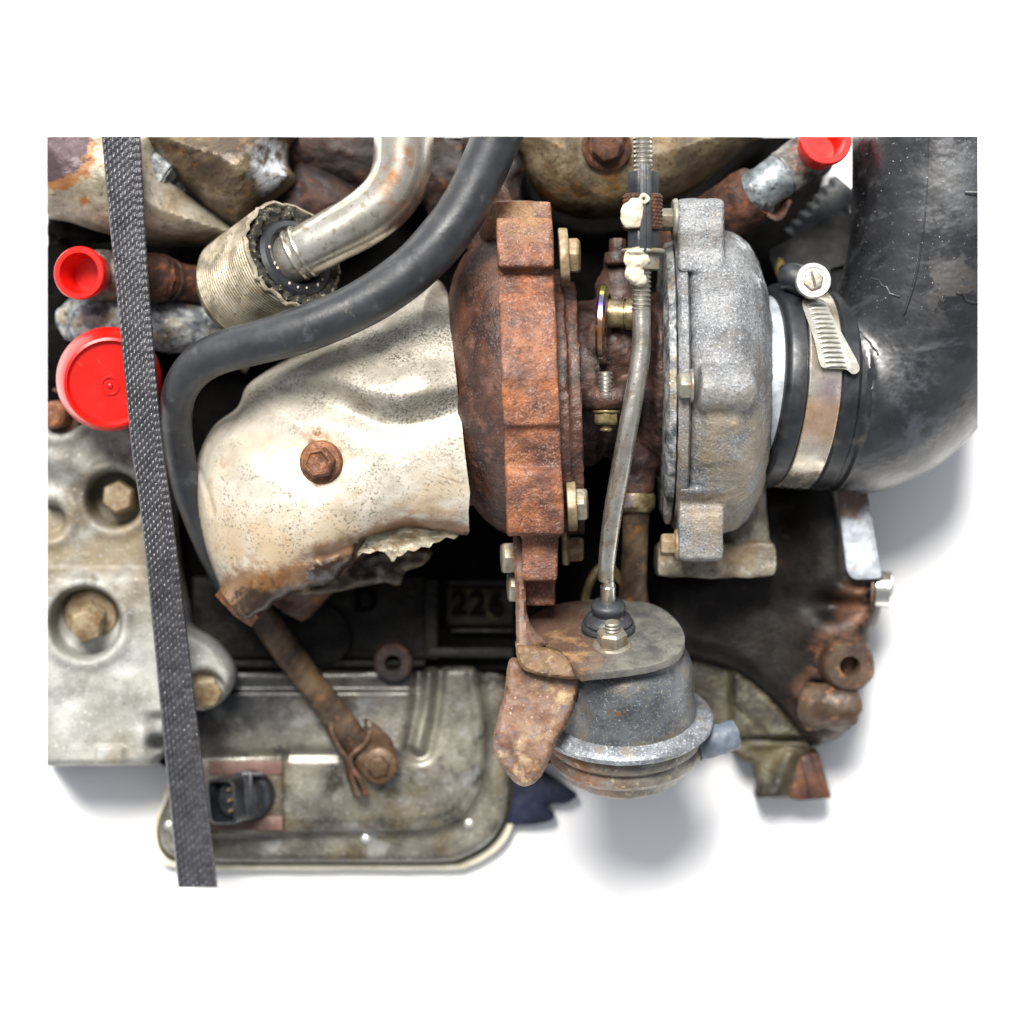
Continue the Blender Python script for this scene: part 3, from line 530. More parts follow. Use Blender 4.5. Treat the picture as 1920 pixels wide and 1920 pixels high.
obj('flange', M().prism(grow(PO, 6, 620, 1430), -368, -350), 'olive', pn, -300, bevel=3)
obj('gasket', M().prism(grow(PO, 16, 620, 1430), -392, -367), 'gasket', pn, -300, bevel=4, rough=((30, 3),))
for x, y in ((686, 1572), (880, 1545), (317, 1548)):
    obj('rivet', M().lathe((x, y, -302), (0, 0, 1), [(0, 9), (12, 9), (17, 5), (18, 0)], 16), 'clampzinc', pn, -290)
pl = thing('sensor', 'black electrical sensor plug on a small plate with faded red strips', 'sensor', (460, 1490, -260), d0=-210)
obj('base_plate', M().prism([(372, 1422), (528, 1418), (532, 1560), (372, 1566)], -300, -226), 'pan', pl, -220, bevel=4)
for y in (1426, 1530): obj('red_strip', M().box(392, 530, y, y + 27, -227, -219), 'label', pl, -220, bevel=2)
obj('body', M().lathe((470, 1490, -228), (-.25, .05, 1), [(0, 47), (40, 47), (46, 42), (50, 40), (90, 40), (94, 36), (96, 0)], 40), 'black_plastic', pl, -200, bevel=0)
a = Vector((-.55, .12, .82)).normalized(); c0 = Vector((447, 1495, -170)); up = Vector((0.08, 1, -.05)).normalized(); rt = up.cross(a).normalized()
def rrect(hw, hh, r, t, n=6):
    o = []
    for sx, sy, a0 in ((1, 1, 0), (-1, 1, 90), (-1, -1, 180), (1, -1, 270)):
        for k in range(n + 1):
            an = math.radians(a0 + 90 * k / n); o.append(c0 + a * t + rt * (sx * (hw - r) + r * math.cos(an)) + up * (sy * (hh - r) + r * math.sin(an)))
    return o
m = M(); R = [rrect(32, 42, 14, 0), rrect(33, 43, 14, 52), rrect(28, 38, 11, 54), rrect(27, 37, 11, 16)]; n = len(R[0]); m.v = [tuple(p) for r in R for p in r]
for j in range(3): m.f += [(j * n + i, j * n + (i + 1) % n, (j + 1) * n + (i + 1) % n, (j + 1) * n + i) for i in range(n)]
m.f += [tuple(range(n)), tuple(3 * n + i for i in range(n))]
sk = obj('socket', m, 'black_plastic', pl, -160)
for k in (-20, 0, 20): obj('pin', M().lathe(c0 + a * 16 + up * k + rt * 8, a, [(0, 4), (24, 4), (27, 2)], 10), 'brass', sk, -160)
obj('latch', M().box(452, 496, 1448, 1456, -190, -150).box(468, 476, 1446, 1530, -140, -128), 'black_plastic', pl, -170, bevel=2)
# ================================================================== NAVY CLOTH
P = cr([(900, 1440), (1000, 1440), (1078, 1486), (1076, 1498), (1060, 1508), (1036, 1508), (1028, 1516), (1040, 1526), (1034, 1538), (1010, 1545), (975, 1548), (945, 1549), (905, 1535)], 5, True)
obj('navy_cloth', sheet(P, lambda X, Y, d: -380 + 24 * pillow(d, 20) + 14 * fbm(X, Y, 40, 3), 4, -424), 'navy', None, -370, label='scrap of dark navy cloth between the cover pan and the actuator', cat='cloth')
# ================================================================== GRIMY TUBE + CLIP
tb = thing('dipstick_tube', 'grimy brown metal tube slanting down into a copper-brown clip', 'tube', (670, 1400, -230), d0=-160)
obj('tube', M().tube(cr([(470, 1110, -120, 27), (510, 1180, -130, 28), (590, 1290, -160, 27), (660, 1385, -200, 27), (680, 1412, -215, 26)]), 28), 'tube_brown', tb, -150, rough=((30, 2),))
m = M().ribbon(cr([(616, 1348, -185), (618, 1372, -182), (634, 1402, -180), (650, 1426, -180), (656, 1456, -182), (668, 1492, -186)], 6), (6, 4, 26), 8)
obj('clip_leaf', m, 'clip', tb, -170, bevel=2)
m = M().ribbon(cr([(688, 1352, -185), (690, 1372, -180), (680, 1392, -178), (656, 1414, -176), (658, 1436, -176), (674, 1462, -180), (684, 1488, -185)], 6), (4, 4, 26), 9)
obj('clip_leaf', m, 'clip', tb, -170, bevel=2)
P = cr([(688, 1352), (722, 1372), (738, 1396), (744, 1436), (732, 1462), (704, 1472), (680, 1450), (662, 1424), (672, 1400)], 5, True)
obj('clip_plate', sheet(P, lambda X, Y, d: -178 + 10 * pillow(d, 18) + 14 * sst(1410 - Y, 0, 50), 4, thick=9), 'clip', tb, -175)
bolt(tb, (711, 1436, -172), (-.1, .05, 1), 21, 18, 'clip', 34, 6, .3, d0=-165)
# ================================================================== RIGHT-HAND CAST IRON BRACKET
rb = thing('engine_bracket', 'dark oily cast iron bracket with a rusty round boss at lower right', 'bracket', (1480, 1150, -430), d0=-130)
P = cr([(1235, 1080), (1330, 1060), (1410, 930), (1560, 880), (1600, 960), (1640, 1070), (1662, 1100), (1652, 1160), (1640, 1185), (1638, 1240), (1634, 1275), (1616, 1292), (1610, 1345), (1590, 1375), (1562, 1393), (1530, 1400), (1505, 1378), (1440, 1312), (1370, 1258), (1300, 1236), (1240, 1200)], 4, True)
def hr(X, Y, d):
    h = -230 + 80 * pillow(d, 40) + 40 * sst(X, 1450, 1560) - 30 * sst(X, 1565, 1600) * (1 - sst(Y, 1080, 1100)) + 8 * fbm(X, Y, 120, 12, 2)
    h -= 40 * np.exp(-(((X - 1560) / 40) ** 2 + ((Y - 1135) / 26) ** 2))
    h += 26 * np.exp(-(((X - 1605) / 36) ** 2 + ((Y - 1112) / 14) ** 2))
    h += 30 * np.exp(-(((X - 1565) / 40) ** 2 + ((Y - 1325) / 30) ** 2))
    h -= 40 * np.exp(-((Y - 1290) / 10) ** 2) * sst(X, 1500, 1540)
    return h
obj('casting', sheet(P, hr, 5, -415), 'rbracket', rb, -120, angle=60)
m = M().lathe((1582, 1245, -160), (.12, .05, 1), [(0, 52), (60, 50), (92, 48), (98, 43), (98, 20), (94, 18), (-10, 17), (-10, 0)], 48)
obj('boss', m, 'bossrust', rb, -70, rough=((20, 1.5),))
obj('lug', M().tube(cr([(1508, 1318, -120, 38), (1550, 1322, -100, 42), (1590, 1326, -95, 40), (1606, 1328, -100, 30)]), 24).box(1510, 1600, 1300, 1372, -200, -110), 'bossrust', rb, -90, remesh=5, smooth=4, rough=((20, 3),))
lw = thing('lower_housing', 'dirty olive-grey housing foot with a rust-red strut below the dark bracket', 'housing', (1470, 1430, -430), d0=-220)
P = cr([(1296, 1236), (1370, 1250), (1440, 1306), (1505, 1374), (1532, 1398), (1522, 1420), (1516, 1450), (1512, 1480), (1480, 1497), (1440, 1496), (1420, 1497), (1423, 1470), (1413, 1436), (1392, 1427), (1376, 1410), (1384, 1384), (1345, 1374), (1300, 1384)], 4, True)
def hlow(X, Y, d):
    dg_ = dist_line(X, Y, [(1296, 1236), (1370, 1252), (1440, 1308), (1530, 1400)])
    h = -262 + 14 * pillow(d, 12) + 62 * sst(X, 1364, 1380) * (1 - sst(Y, 1376, 1388)) - 20 * sst(dg_, 44, 52) * (1 - sst(Y, 1376, 1388)) * sst(X, 1364, 1380)
    h += 26 * np.exp(-((X - 1468 + .35 * (Y - 1450)) / 20) ** 2) * sst(Y, 1402, 1414) + 10 * np.exp(-((Y - 1398) / 8) ** 2) * sst(X, 1400, 1420)
    return h + 5 * fbm(X, Y, 40, 31, 3)
MT['low'] = material('olive_grey_casting', ['#1b1812', '#2d281c', '#403a2b', '#4f4938'], 70, .5, .12, [dict(c='#100e0a', px=30, lo=.54, hi=.7, amt=.7), dict(c='#4a4220', px=60, lo=.42, hi=.6, amt=.8, mask=((1470, 1405, -220), 40, .5, -220, (.5, 1, 1))), dict(c='#77705e', px=40, lo=.5, hi=.7, amt=.6, mask=[((1430, 1340, -200), 60, .5), ((1470, 1450, -200), 40, .5)])], bump=((20, .25), (7, .3)))
obj('casting', sheet(P, hlow, 4, -420), 'low', lw, -215, angle=55)
obj('strut', M().prism([(1498, 1420), (1534, 1408), (1560, 1496), (1500, 1502), (1478, 1496)], -350, -240).prism([(1500, 1420), (1520, 1412), (1545, 1490), (1520, 1498)], -245, -226), 'bolt_dark', lw, -240, bevel=5, rough=((30, 3),))
sp = thing('support_plate', 'bright galvanised plate with a rusty top below the black duct', 'plate', (1610, 980, -170), d0=-90)
obj('plate', sheet([(1560, 870), (1612, 870), (1624, 920), (1652, 1084), (1604, 1086), (1592, 1080), (1586, 1066), (1570, 930)], lambda X, Y, d: -70 - 3 * (1 - pillow(d, 5)), 5, thick=14), 'galv', sp, -90)
obj('bolt_head', M().lathe((1640, 1104, -120), (1, .06, .1), [(0, 30), (4, 34), (30, 34), (35, 29), (36, 0)], 40), 'chrome', sp, -110, label='bright domed bolt head on the plate edge')
obj('washer', M().lathe((1634, 1106, -118), (1, .06, .1), [(0, 38), (6, 38)], 36), 'bossrust', sp, -110)
# ================================================================== TOP RIGHT BACKGROUND
P = [(1440, 470), (1560, 405), (1600, 400), (1602, 490), (1556, 504), (1552, 560), (1470, 560)]
obj('guard_plate', sheet(P, lambda X, Y, d: -150 - .2 * (X - 1440) * 0 + 6 * fbm(X, Y, 90, 3), 6, thick=16), 'grey_plate', None, -150, label='dull grey sheet plate behind the clamp screw', cat='plate')
obj('corrugated_hose', M().tube([(1590 - 8 * i * .9, 350 + 8 * i, -190, 34 + (3 if i % 2 else -3)) for i in range(0, 14)], 24), 'rubber', None, -180, label='black corrugated hose in the shade left of the big duct', cat='hose')
obj('paint_dab', M().blob((1464, 502, -125), (9, 20, 8), 16, 2, .3), 'yellow', None, -120, label='small yellow paint dab behind the compressor housing', cat='paint mark')
cp = thing('drain_pipe', 'rust and galvanised pipe at top right carrying the upper right red cap', 'pipe', (1450, 350, -150))
obj('pipe_end', M().tube(cr([(1538, 274, 14, 34), (1534, 278, 4, 43), (1516, 293, -4, 46), (1488, 312, -4, 45), (1470, 324, 0, 44)], 5), 32), 'pipe_dirty', cp, 40, rough=((14, 2.5),), clip=True)
obj('pipe_body', M().tube(cr([(1482, 316, 2, 41), (1450, 338, -2, 41), (1420, 358, -5, 42), (1395, 374, -20, 44)], 5), 32), 'galv_pipe', cp, 20, rough=((16, 3),))
obj('pipe_sleeve', M().tube(cr([(1418, 360, -8, 50), (1400, 372, -20, 54), (1380, 384, -34, 52), (1330, 415, -70, 52), (1260, 460, -120, 52)], 5), 32), 'pipe_rust', cp, -20, rough=((20, 3),))
obj('pipe_tab', M().ribbon(cr([(1430, 395, -10), (1452, 408, -8), (1466, 398, -6), (1478, 372, -6)], 5), (4, 6, 16), 7), 'pipe_rust', cp, -10, bevel=2)
# ================================================================== RED CAPS
def red_cap(c, axis, ro, ri, deep, label, clip=False):
    t = thing('red_cap', label, 'cap', c, 'red plastic blanking caps')
    pr = [(-deep - 6, ri * .95), (-deep, ro * .80), (-40, ro * .86), (-6, ro * .9), (-4, ro), (4, ro), (8, ro * .96), (8, ri * 1.04), (4, ri), (-deep, ri * .9), (-deep - 2, ri * .86), (-deep - 2, 0)]
    obj('plug', M().lathe(c, axis, pr, 64), 'red', t, c[2], clip=clip); return t
red_cap((150, 512, 70), (-.22, .02, 1), 50, 37, 64, 'small red cup-shaped cap on the rusty pipe left of the strap')
red_cap((1547, 262, 90), (.14, -.2, 1), 50, 36, 64, 'small red cup-shaped cap at the top right beside the black duct', True)
t = thing('red_cap', 'large round red cap half covered by the grey strap', 'cap', (200, 712, 0), 'red plastic blanking caps')
c = Vector((201, 709, 40)); ax = Vector((.13, .17, 1))
obj('disc', M().lathe(c, ax, [(-20, 96), (0, 98), (6, 99), (50, 89), (58, 85), (60, 80), (54, 77), (50, 74), (50, 0)], 80), 'red', t, 70)
a = ax.normalized(); obj('nub', M().lathe(c + a * 49 + Vector((0, 6, 0)), ax, [(0, 19), (3, 18), (3, 15), (0, 14), (-1, 7), (3, 5), (5, 2), (5, 0)], 36), 'red', t, 80)
# ================================================================== TURBOCHARGER
SH = .037; YC = 712
tu = thing('turbocharger', 'rusty turbocharger with grey cast aluminium compressor in the middle', 'turbocharger', (1150, 712, -250))
tax = Vector((1, -SH, 0))
m = M().lathe((0, YC + 33, 0), tax, [(840, 60), (842, 120), (848, 160), (858, 195), (870, 222), (886, 246), (902, 264), (920, 280), (940, 291), (960, 296), (1000, 290)], 72)
m.tube(cr([(905, 352, 60, 22), (915, 400, 70, 40), (905, 440, 60, 38), (930, 480, 70, 40)]), 18)
obj('volute', m, 'rust_dark', tu, 40, remesh=5, smooth=4, rough=((60, 2), (8, 1)))
fp = [(375, -60), (375, 178), (411, 186), (413, 252), (505, 264), (508, 226), (530, 240), (560, 262), (600, 284), (650, 300), (712, 308), (765, 302), (799, 294), (804, 280), (840, 272), (876, 262), (886, 276), (930, 270), (998, 246), (1004, 196), (1012, 190), (1088, 178), (1093, 120), (1138, 108), (1138, -60), (1000, -160), (712, -240), (440, -160)]
m = M().prism_x(fp[:20] + [(1000, 248), (1004, 100), (1000, -160), (712, -240), (440, -160)], 941, 1046, SH)
m.box(978, 1046, 995, 1090, -60, 188).box(984, 1042, 1085, 1138, -60, 110)
m.tube(cr([(918, 348, 110, 18), (930, 365, 120, 28), (925, 405, 120, 34), (932, 435, 110, 30)]), 18)
obj('flange', m, 'rust', tu, 200, remesh=3.5, smooth=8, rough=((60, 2.5), (7, .9)))
m = M().prism_x([(760 + 242 * math.sin(t), 20 + 238 * math.cos(t)) for t in np.linspace(0, 2 * math.pi, 60)[:-1]], 1040, 1088, SH)
m.prism_x([(750 + 256 * math.sin(t), 20 + 250 * math.cos(t)) for t in np.linspace(0, 2 * math.pi, 60)[:-1]], 1040, 1064, SH)
obj('backing_ring', m, 'rust_dark', tu, 200, remesh=4, smooth=3, rough=((18, 2), (8, 1.4)))
for (x0, x1, y0, y1, d, bx, by, R, lab) in ((1049, 1067, 430, 530, 205, 1066, 478, 36, 'upper'), (1063, 1081, 902, 990, 215, 1080, 946, 34, 'lower')):
    cp_ = obj('clamp_plate', M().prism_x(cr([(y0, d - 60), (y0 + 6, d + 14), (y0 + 40, d + 34), (y1 - 30, d + 34), (y1 - 4, d + 10), (y1, d - 60)], 4, True), x0, x1, .05, (y0 + y1) / 2), 'bolt_tan', tu, 215, bevel=3)
    bolt(tu, (bx, by, d - 8), (1, -.02, .08), R, 22, 'zinc' if lab == 'lower' else 'bolt_tan', ph=math.radians(30), d0=215, label='small hex bolt on the %s clamp plate' % lab)
bolt(tu, (1062, 1030, 40), (1, -.02, .1), 26, 26, 'bolt_tan', 30, 6, .5, d0=60)
obj('clamp_plate', M().prism_x([(990, 20), (1060, 20), (1060, 80), (990, 80)], 1052, 1064, .05, 1020), 'brass', tu, 60, bevel=3)
# centre housing
m = M().lathe((1080, 716, -20), (1, 0, 0), [(0, 156), (36, 156), (50, 140), (110, 138), (122, 160), (150, 172), (182, 174), (186, 120)], 56)
m.lathe((1160, 470, 20), (0.02, 1, .05), [(0, 26), (30, 28), (50, 40), (60, 44), (130, 44)], 28)
m.tube(cr([(1080, 752, 150, 20), (1120, 752, 176, 22), (1152, 750, 178, 22), (1172, 742, 150, 26), (1190, 730, 90, 30)]), 20)
m.lathe((1190, 820, 40), (.02, 1, 0), [(0, 50), (50, 46), (70, 38), (110, 34)], 28)
m.blob((1150, 660, 90), (60, 70, 60), amp=.2); m.blob((1235, 690, 110), (26, 120, 60), amp=.15)
obj('centre_housing', m, 'rust_center', tu, 60, remesh=4.5, smooth=5, rough=((30, 3), (9, 1.6)))
m = M().lathe((1156, 474, 62), (0, 1, .05), [(0, 22), (20, 24), (24, 20)], 24).lathe((1158, 448, 66), (0, 1, .05), [(0, 16), (28, 17)], 6)
obj('oil_inlet_plug', m, 'rust_center', tu, 60, bevel=2)
obj('oil_inlet_plug', M().lathe((1164, 498, 30), (.02, 1, .05), [(0, 30), (8, 36), (30, 44), (66, 46), (70, 40)], 32), 'rust_center', tu, 60, rough=((14, 2),))
obj('heat_ring', M().lathe((1122, 608, 140), (1, .03, .12), [(0, 60), (1, 72), (6, 76), (14, 76), (19, 72), (20, 60), (10, 56)], 56, close=True), 'heatring', tu, 150)
obj('oil_fitting', M().lathe((1140, 588, 160), (1, .02, .1), [(0, 27), (30, 27), (31, 24), (34, 24), (35, 30), (48, 30), (50, 26), (80, 24)], 36), 'brass', tu, 160, rough=((12, .8),))
st = obj('stud', M().lathe((1135, 697, 186), (.02, 1, .02), thread(50, 15, 8, 3), 28), 'chrome', tu, 186)
obj('nut', M().hexbolt((1137, 770, 182), (.0, 1, 0), 24, 22, 26, 5, .4, tip=(12, 14)), 'brass', tu, 186, bevel=1.5)
dr = obj('drain_union', M().lathe((1192, 925, 40), (0, 1, 0), [(0, 36), (6, 38), (26, 37), (34, 30), (36, 24)], 36), 'brass', tu, 60)
obj('drain_tube', M().tube(cr([(1192, 950, 38, 25), (1190, 1020, 20, 24), (1188, 1100, -20, 26), (1190, 1160, -60, 34)]), 28), 'tube_brown', tu, 0)
obj('banjo_loop', M().tube(cr([(1100, 1180, -80, 8), (1098, 1120, -60, 8), (1115, 1075, -50, 8), (1140, 1060, -50, 8), (1165, 1090, -60, 8)]), 14), 'brass', tu, -60)
# compressor
m = M().lathe((0, YC, 0), (1, 0, 0), [(1286, 60), (1287, 262), (1296, 278), (1310, 286), (1358, 290), (1384, 283), (1408, 264), (1428, 228), (1442, 184), (1450, 140), (1454, 100), (1455, 60)], 90)
m.prism_x([(374, -60), (374, 150), (384, 188), (430, 204), (476, 198), (515, 214), (530, -60)], 1268, 1354)
m.lathe((1300, 732, 286), (1, .02, -.12), [(0, 43), (76, 43), (96, 36), (108, 12)], 32)
m.prism_x([(740, 200), (745, 297), (800, 284), (872, 244), (880, 200)], 1314, 1376)
m.prism_x([(912, 20), (918, 205), (948, 172), (964, 192), (990, 188), (1050, 164), (1054, 20)], 1270, 1353)
obj('compressor_housing', m, 'alu', tu, 120, remesh=4.5, smooth=9, rough=((40, 2.5), (12, 1.2), (6, .9)))
rgh = lambda k: (lambda an, t: 4 * mn.noise(Vector((math.cos(an) * 3 + k, math.sin(an) * 3, t * .15))) + 2.5 * mn.noise(Vector((math.cos(an) * 14, math.sin(an) * 14, k + t * .3))))
obj('back_plate', M().lathe((0, YC, 0), (1, 0, 0), [(1240, 60), (1243, 240), (1250, 262), (1262, 268), (1266, 255), (1268, 60)], 160, wob=rgh(1)), 'alu_dark', tu, 120, rough=((14, 2.2), (6, 1.2)))
obj('rim', M().lathe((0, YC, 0), (1, 0, 0), [(1264, 60), (1266, 276), (1272, 283), (1284, 284), (1288, 276), (1290, 60)], 160, wob=rgh(4)), 'alu', tu, 120, rough=((20, 1.5), (8, 1.0)))
obj('cover_tab', M().prism(cr([(1262, 870), (1262, 930), (1258, 975), (1248, 982), (1243, 960), (1248, 910)], 4, True), 90, 120), 'alu_grime', tu, 120, bevel=3)
bolt(tu, (1298, 724, 290), (-1, 0, .05), 27, 22, 'zinc', 32, 6, .5, d0=270)
bolt(tu, (1272, 1022, 128), (-1, -.02, .05), 22, 26, 'bolt_tan', 30, 8, .2, d0=130)
bolt(tu, (1270, 412, 150), (-1, 0, .05), 22, 26, 'zinc', 40, 10, .2, d0=150)
m = M().prism(cr([(1236, 1020), (1260, 1016), (1360, 1018), (1440, 1017), (1453, 1024), (1456, 1045), (1454, 1070), (1440, 1080), (1350, 1083), (1245, 1080), (1233, 1074), (1232, 1040)], 4, True), -150, -2)
m.tube(cr([(1392, 880, -60, 44), (1396, 960, -60, 46), (1400, 1030, -64, 50)]), 30)
obj('outlet_flange', m, 'alu_tan', tu, -10, remesh=5, smooth=6, rough=((40, 3), (12, 1.2)))
# ================================================================== INTAKE DUCT + CLAMP
iax = Vector((.975, .085, -.2)).normalized(); ic = Vector((1414, 716, 0))
du = thing('intake_duct', 'large scuffed black rubber intake duct elbow at the right edge', 'duct', (1700, 650, -200))
obj('inlet_neck', M().lathe(ic, iax, [(-20, 120), (-18, 166), (22, 170), (40, 170)], 72), 'galv', tu, 100, label='bare pale aluminium inlet neck')
obj('cuff', M().lathe(ic, iax, [(18, 150), (18, 182), (24, 191), (30, 194), (54, 194), (58, 190), (60, 186), (126, 186), (130, 190), (156, 191), (164, 184), (172, 184), (178, 190), (190, 189), (198, 178), (202, 150)], 96), 'cuff', du, 100)
path = [(1586, 731, -36, 170), (1590, 731, -36, 184), (1602, 732, -38, 192), (1632, 729, -40, 192), (1664, 714, -38, 187), (1702, 680, -32, 184), (1738, 622, -22, 183), (1762, 550, -10, 182), (1776, 470, -2, 182), (1784, 380, 0, 184), (1786, 300, 0, 184), (1786, 190, 0, 184)]
pp = cr(path, 8)
obj('elbow', M().tube(pp, 96), 'big_hose', du, 60, remesh=5, smooth=10, clip=True, rough=((200, 6),))
def on_duct(i, an, lift=0):
    p = V(pp[i]); t = (V(pp[min(i + 1, len(pp) - 1)]) - V(pp[max(i - 1, 0)])).normalized(); z = Vector((0, 0, 1)); z = (z - t * z.dot(t)).normalized(); s_ = z.cross(t)
    return p + (z * math.cos(an) + s_ * math.sin(an)) * (pp[i][3] + lift)
m = M().tube([tuple(on_duct(i, -.40 + .001 * i, -.6)) + (2.6,) for i in range(52, len(pp))], 8)
m.tube([tuple(on_duct(68, a_, -.6)) + (2.4,) for a_ in np.linspace(-1.2, -.36, 14)], 8)
m.tube([tuple(on_duct(int(58 - 6 * (a_ + .9)), a_, -.6)) + (2.2,) for a_ in np.linspace(-.85, -.45, 8)], 8)
m.tube([tuple(on_duct(int(42 - 8 * (a_ + .7)), a_, -.6)) + (2.0,) for a_ in np.linspace(-.65, -.3, 10)], 8)
m.tube([tuple(on_duct(73 - int(4 * a_), a_, 1)) + (5.5 * (1 - abs(a_ - .22) / .36) + .6,) for a_ in np.linspace(0.05, .5, 9)], 8)
m.tube([tuple(on_duct(58 - int(5 * a_), a_, 0)) + (3,) for a_ in np.linspace(.1, .6, 9)], 8)
obj('mould_seam', m, 'big_hose', du, 60, clip=True)
cl = thing('hose_clamp', 'zinc worm-drive hose clamp with slotted screw head on the duct', 'hose clamp', (1530, 720, 120))
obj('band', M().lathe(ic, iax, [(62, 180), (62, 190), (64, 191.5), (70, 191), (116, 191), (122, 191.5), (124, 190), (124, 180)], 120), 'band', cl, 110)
sa = Vector((.05, -.12, 1)).normalized(); scn = Vector((1524, 528, 120))
obj('screw_housing', M().tube(cr([(1470, 520, 70, 24), (1490, 520, 80, 28), (1530, 540, 90, 28)], 4), 24), 'cuff', cl, 90)
sh = obj('screw_head', M().lathe(scn, sa, [(-40, 26), (-2, 28), (0, 33), (14, 34), (18, 32), (18, 25), (15, 23.5), (15, 0)], 48), 'clampzinc', cl, 130, bevel=0)
a_, u_, v_ = basis(sa)
m = M().lathe(scn + sa * 14, sa, [(0, 20), (5, 20), (7, 18)], 6, .2)
hd = obj('hex_insert', m, 'zinc', sh, 135, bevel=1)
dirv = Vector((.25, 1, .1)).normalized(); nrm = dirv.cross(sa).normalized()
obj('slot', M().extr([scn + sa * 20.5 + dirv * -17 + nrm * -2.6, scn + sa * 20.5 + dirv * 17 + nrm * -2.6, scn + sa * 20.5 + dirv * 17 + nrm * 2.6, scn + sa * 20.5 + dirv * -17 + nrm * 2.6], sa * 1.2), 'tube_brown', sh, 135)
cu = bpy.data.curves.new('stamp', 'FONT'); cu.body = 'ct'; cu.size = 13 * S; cu.extrude = .5 * S
to = bpy.data.objects.new('t', cu); sc.collection.objects.link(to); dg = bpy.context.evaluated_depsgraph_get(); me = bpy.data.meshes.new_from_object(to.evaluated_get(dg)); bpy.data.objects.remove(to)
o = bpy.data.objects.new('stamped_letters', me); sc.collection.objects.link(o); o.parent = sh; o.location = W((1514, 505, 141), 130) - cl.location; me.materials.clear(); me.materials.append(MT['zinc'])
def cyl_d(x, y, lift): return math.sqrt(max(0, 191 ** 2 - (y - 722 - (x - 1440) * .085) ** 2)) - .205 * (x - 1432) + lift + 12
P = cr([(1506, 562), (1548, 560), (1560, 590), (1584, 640), (1606, 684), (1606, 698), (1594, 703), (1580, 694), (1542, 692), (1533, 684), (1524, 640)], 4, True)
tl = obj('tail', sheet(P, np.vectorize(lambda X, Y, d: cyl_d(X, Y, 8)), 4, thick=5), 'clampzinc', cl, 130)
m = M()
for k in range(14):
    y = 568 + k * 9.2; xl = 1511 + (y - 562) * .245; 
    m.tube([(xl + 3 + q * 9.5, y + (2.4 if q in (0, 4) else 0) - (1 if k in (5, 8) and q == 2 else 0), cyl_d(xl + q * 9, y, 10 + (0 if q in (0, 4) else 1.5)), 2.4 if q not in (0, 4) else 1.4) for q in range(5)], 8)
obj('worm_thread', m, 'clampzinc', tl, 130)
# ================================================================== EXHAUST ELBOW HEAT SHIELD
el = thing('exhaust_elbow', 'torn off-white heat shield over the exhaust elbow with one rusty bolt', 'exhaust elbow', (620, 850, -150))
edge = cr([(408, 1102), (384, 1040), (366, 965), (360, 905), (370, 845), (398, 795), (440, 762), (458, 722), (500, 690), (560, 655), (640, 606), (720, 556), (790, 520), (822, 522), (838, 545)], 5)
right = [(838, 545), (845, 600), (852, 660), (860, 730), (868, 800), (876, 870), (883, 925), (880, 960), (881, 1000)]
torn = [(881, 1000), (868, 1003), (850, 998), (820, 996), (790, 991), (760, 993), (735, 996), (712, 1003), (694, 1012), (682, 1026), (668, 1050), (648, 1068), (634, 1088), (610, 1098), (590, 1098), (576, 1108), (556, 1110), (540, 1120), (522, 1126), (508, 1140), (484, 1150), (470, 1162), (456, 1152), (440, 1136), (424, 1118)]
PE = [p[:2] for p in edge] + right[1:] + torn[1:]
def hel(X, Y, d):
    de = dist_line(X, Y, edge); dt = dist_line(X, Y, torn)
    h = -40 + 240 * pillow(de, 265) - 90 * (1 - pillow(dt, 150)) * sst(de, 20, 160)
    yc = np.interp(X, [400, 480, 560, 610, 650, 690, 720, 760, 800, 840, 890], [688, 688, 692, 700, 714, 732, 742, 744, 738, 728, 716])
    fade = sst(de, 8, 45) * (1 - .35 * sst(X, 800, 885))
    h += 46 * np.where(Y < yc, np.exp(-((yc - Y) / 90) ** 2), np.exp(-((Y - yc) / 30) ** 2)) * fade - 14 * np.exp(-((Y - yc - 52) / 26) ** 2) * fade
    h -= 12 * np.exp(-(((X - 603) / 50) ** 2 + ((Y - 868) / 50) ** 2))
    h -= 9 * np.exp(-(dist_line(X, Y, [(375, 880), (395, 930), (402, 960)]) / 6) ** 2) + 8 * np.exp(-(dist_line(X, Y, [(445, 770), (432, 800), (396, 838), (385, 870)]) / 7) ** 2)
    h -= 14 * np.exp(-(dist_line(X, Y, [(560, 1050), (620, 1040), (690, 1010), (780, 985), (870, 990)]) / 12) ** 2) * sst(X, 540, 620)
    h += 6 * fbm(X, Y, 110, 21) + (10 * fbm(X, Y, 34, 22) * (1 - sst(dt, 0, 110)))
    return h
obj('heat_shield', sheet(PE, hel, 4, thick=6), 'shield', el, 30, angle=70)
P = [(640, 1046), (664, 1018), (690, 1000), (720, 990), (770, 986), (830, 990), (882, 992), (876, 1004), (862, 1002), (852, 1011), (836, 1007), (824, 1016), (812, 1018), (806, 1027), (790, 1025), (778, 1034), (764, 1032), (754, 1042), (744, 1044), (736, 1058), (731, 1046), (722, 1036), (708, 1032), (694, 1038), (680, 1036), (668, 1048), (654, 1046)]
obj('torn_lip', sheet(P, lambda X, Y, d: 112 + 18 * fbm(X, Y, 44, 5, 2) + 4 * fbm(X, Y * 2.5, 18, 6, 2) + (Y - 1000) * .15 - 10 * np.exp(-((Y - 1010 - .1 * (775 - X)) / 8) ** 2), 3, thick=3), 'shield_torn', el, 110, angle=50)
P = cr([(540, 1116), (590, 1082), (640, 1056), (690, 1036), (760, 1024), (806, 1030), (808, 1042), (792, 1060), (760, 1072), (752, 1094), (738, 1098), (720, 1092), (680, 1100), (620, 1112)], 3, True)
obj('torn_lip', sheet(P, lambda X, Y, d: -40 + 14 * pillow(d, 14) + 24 * fbm(X, Y, 36, 7), 4, thick=5), 'shield_brown', el, -30, angle=70, label='rust-brown underside strip hanging below the tear')
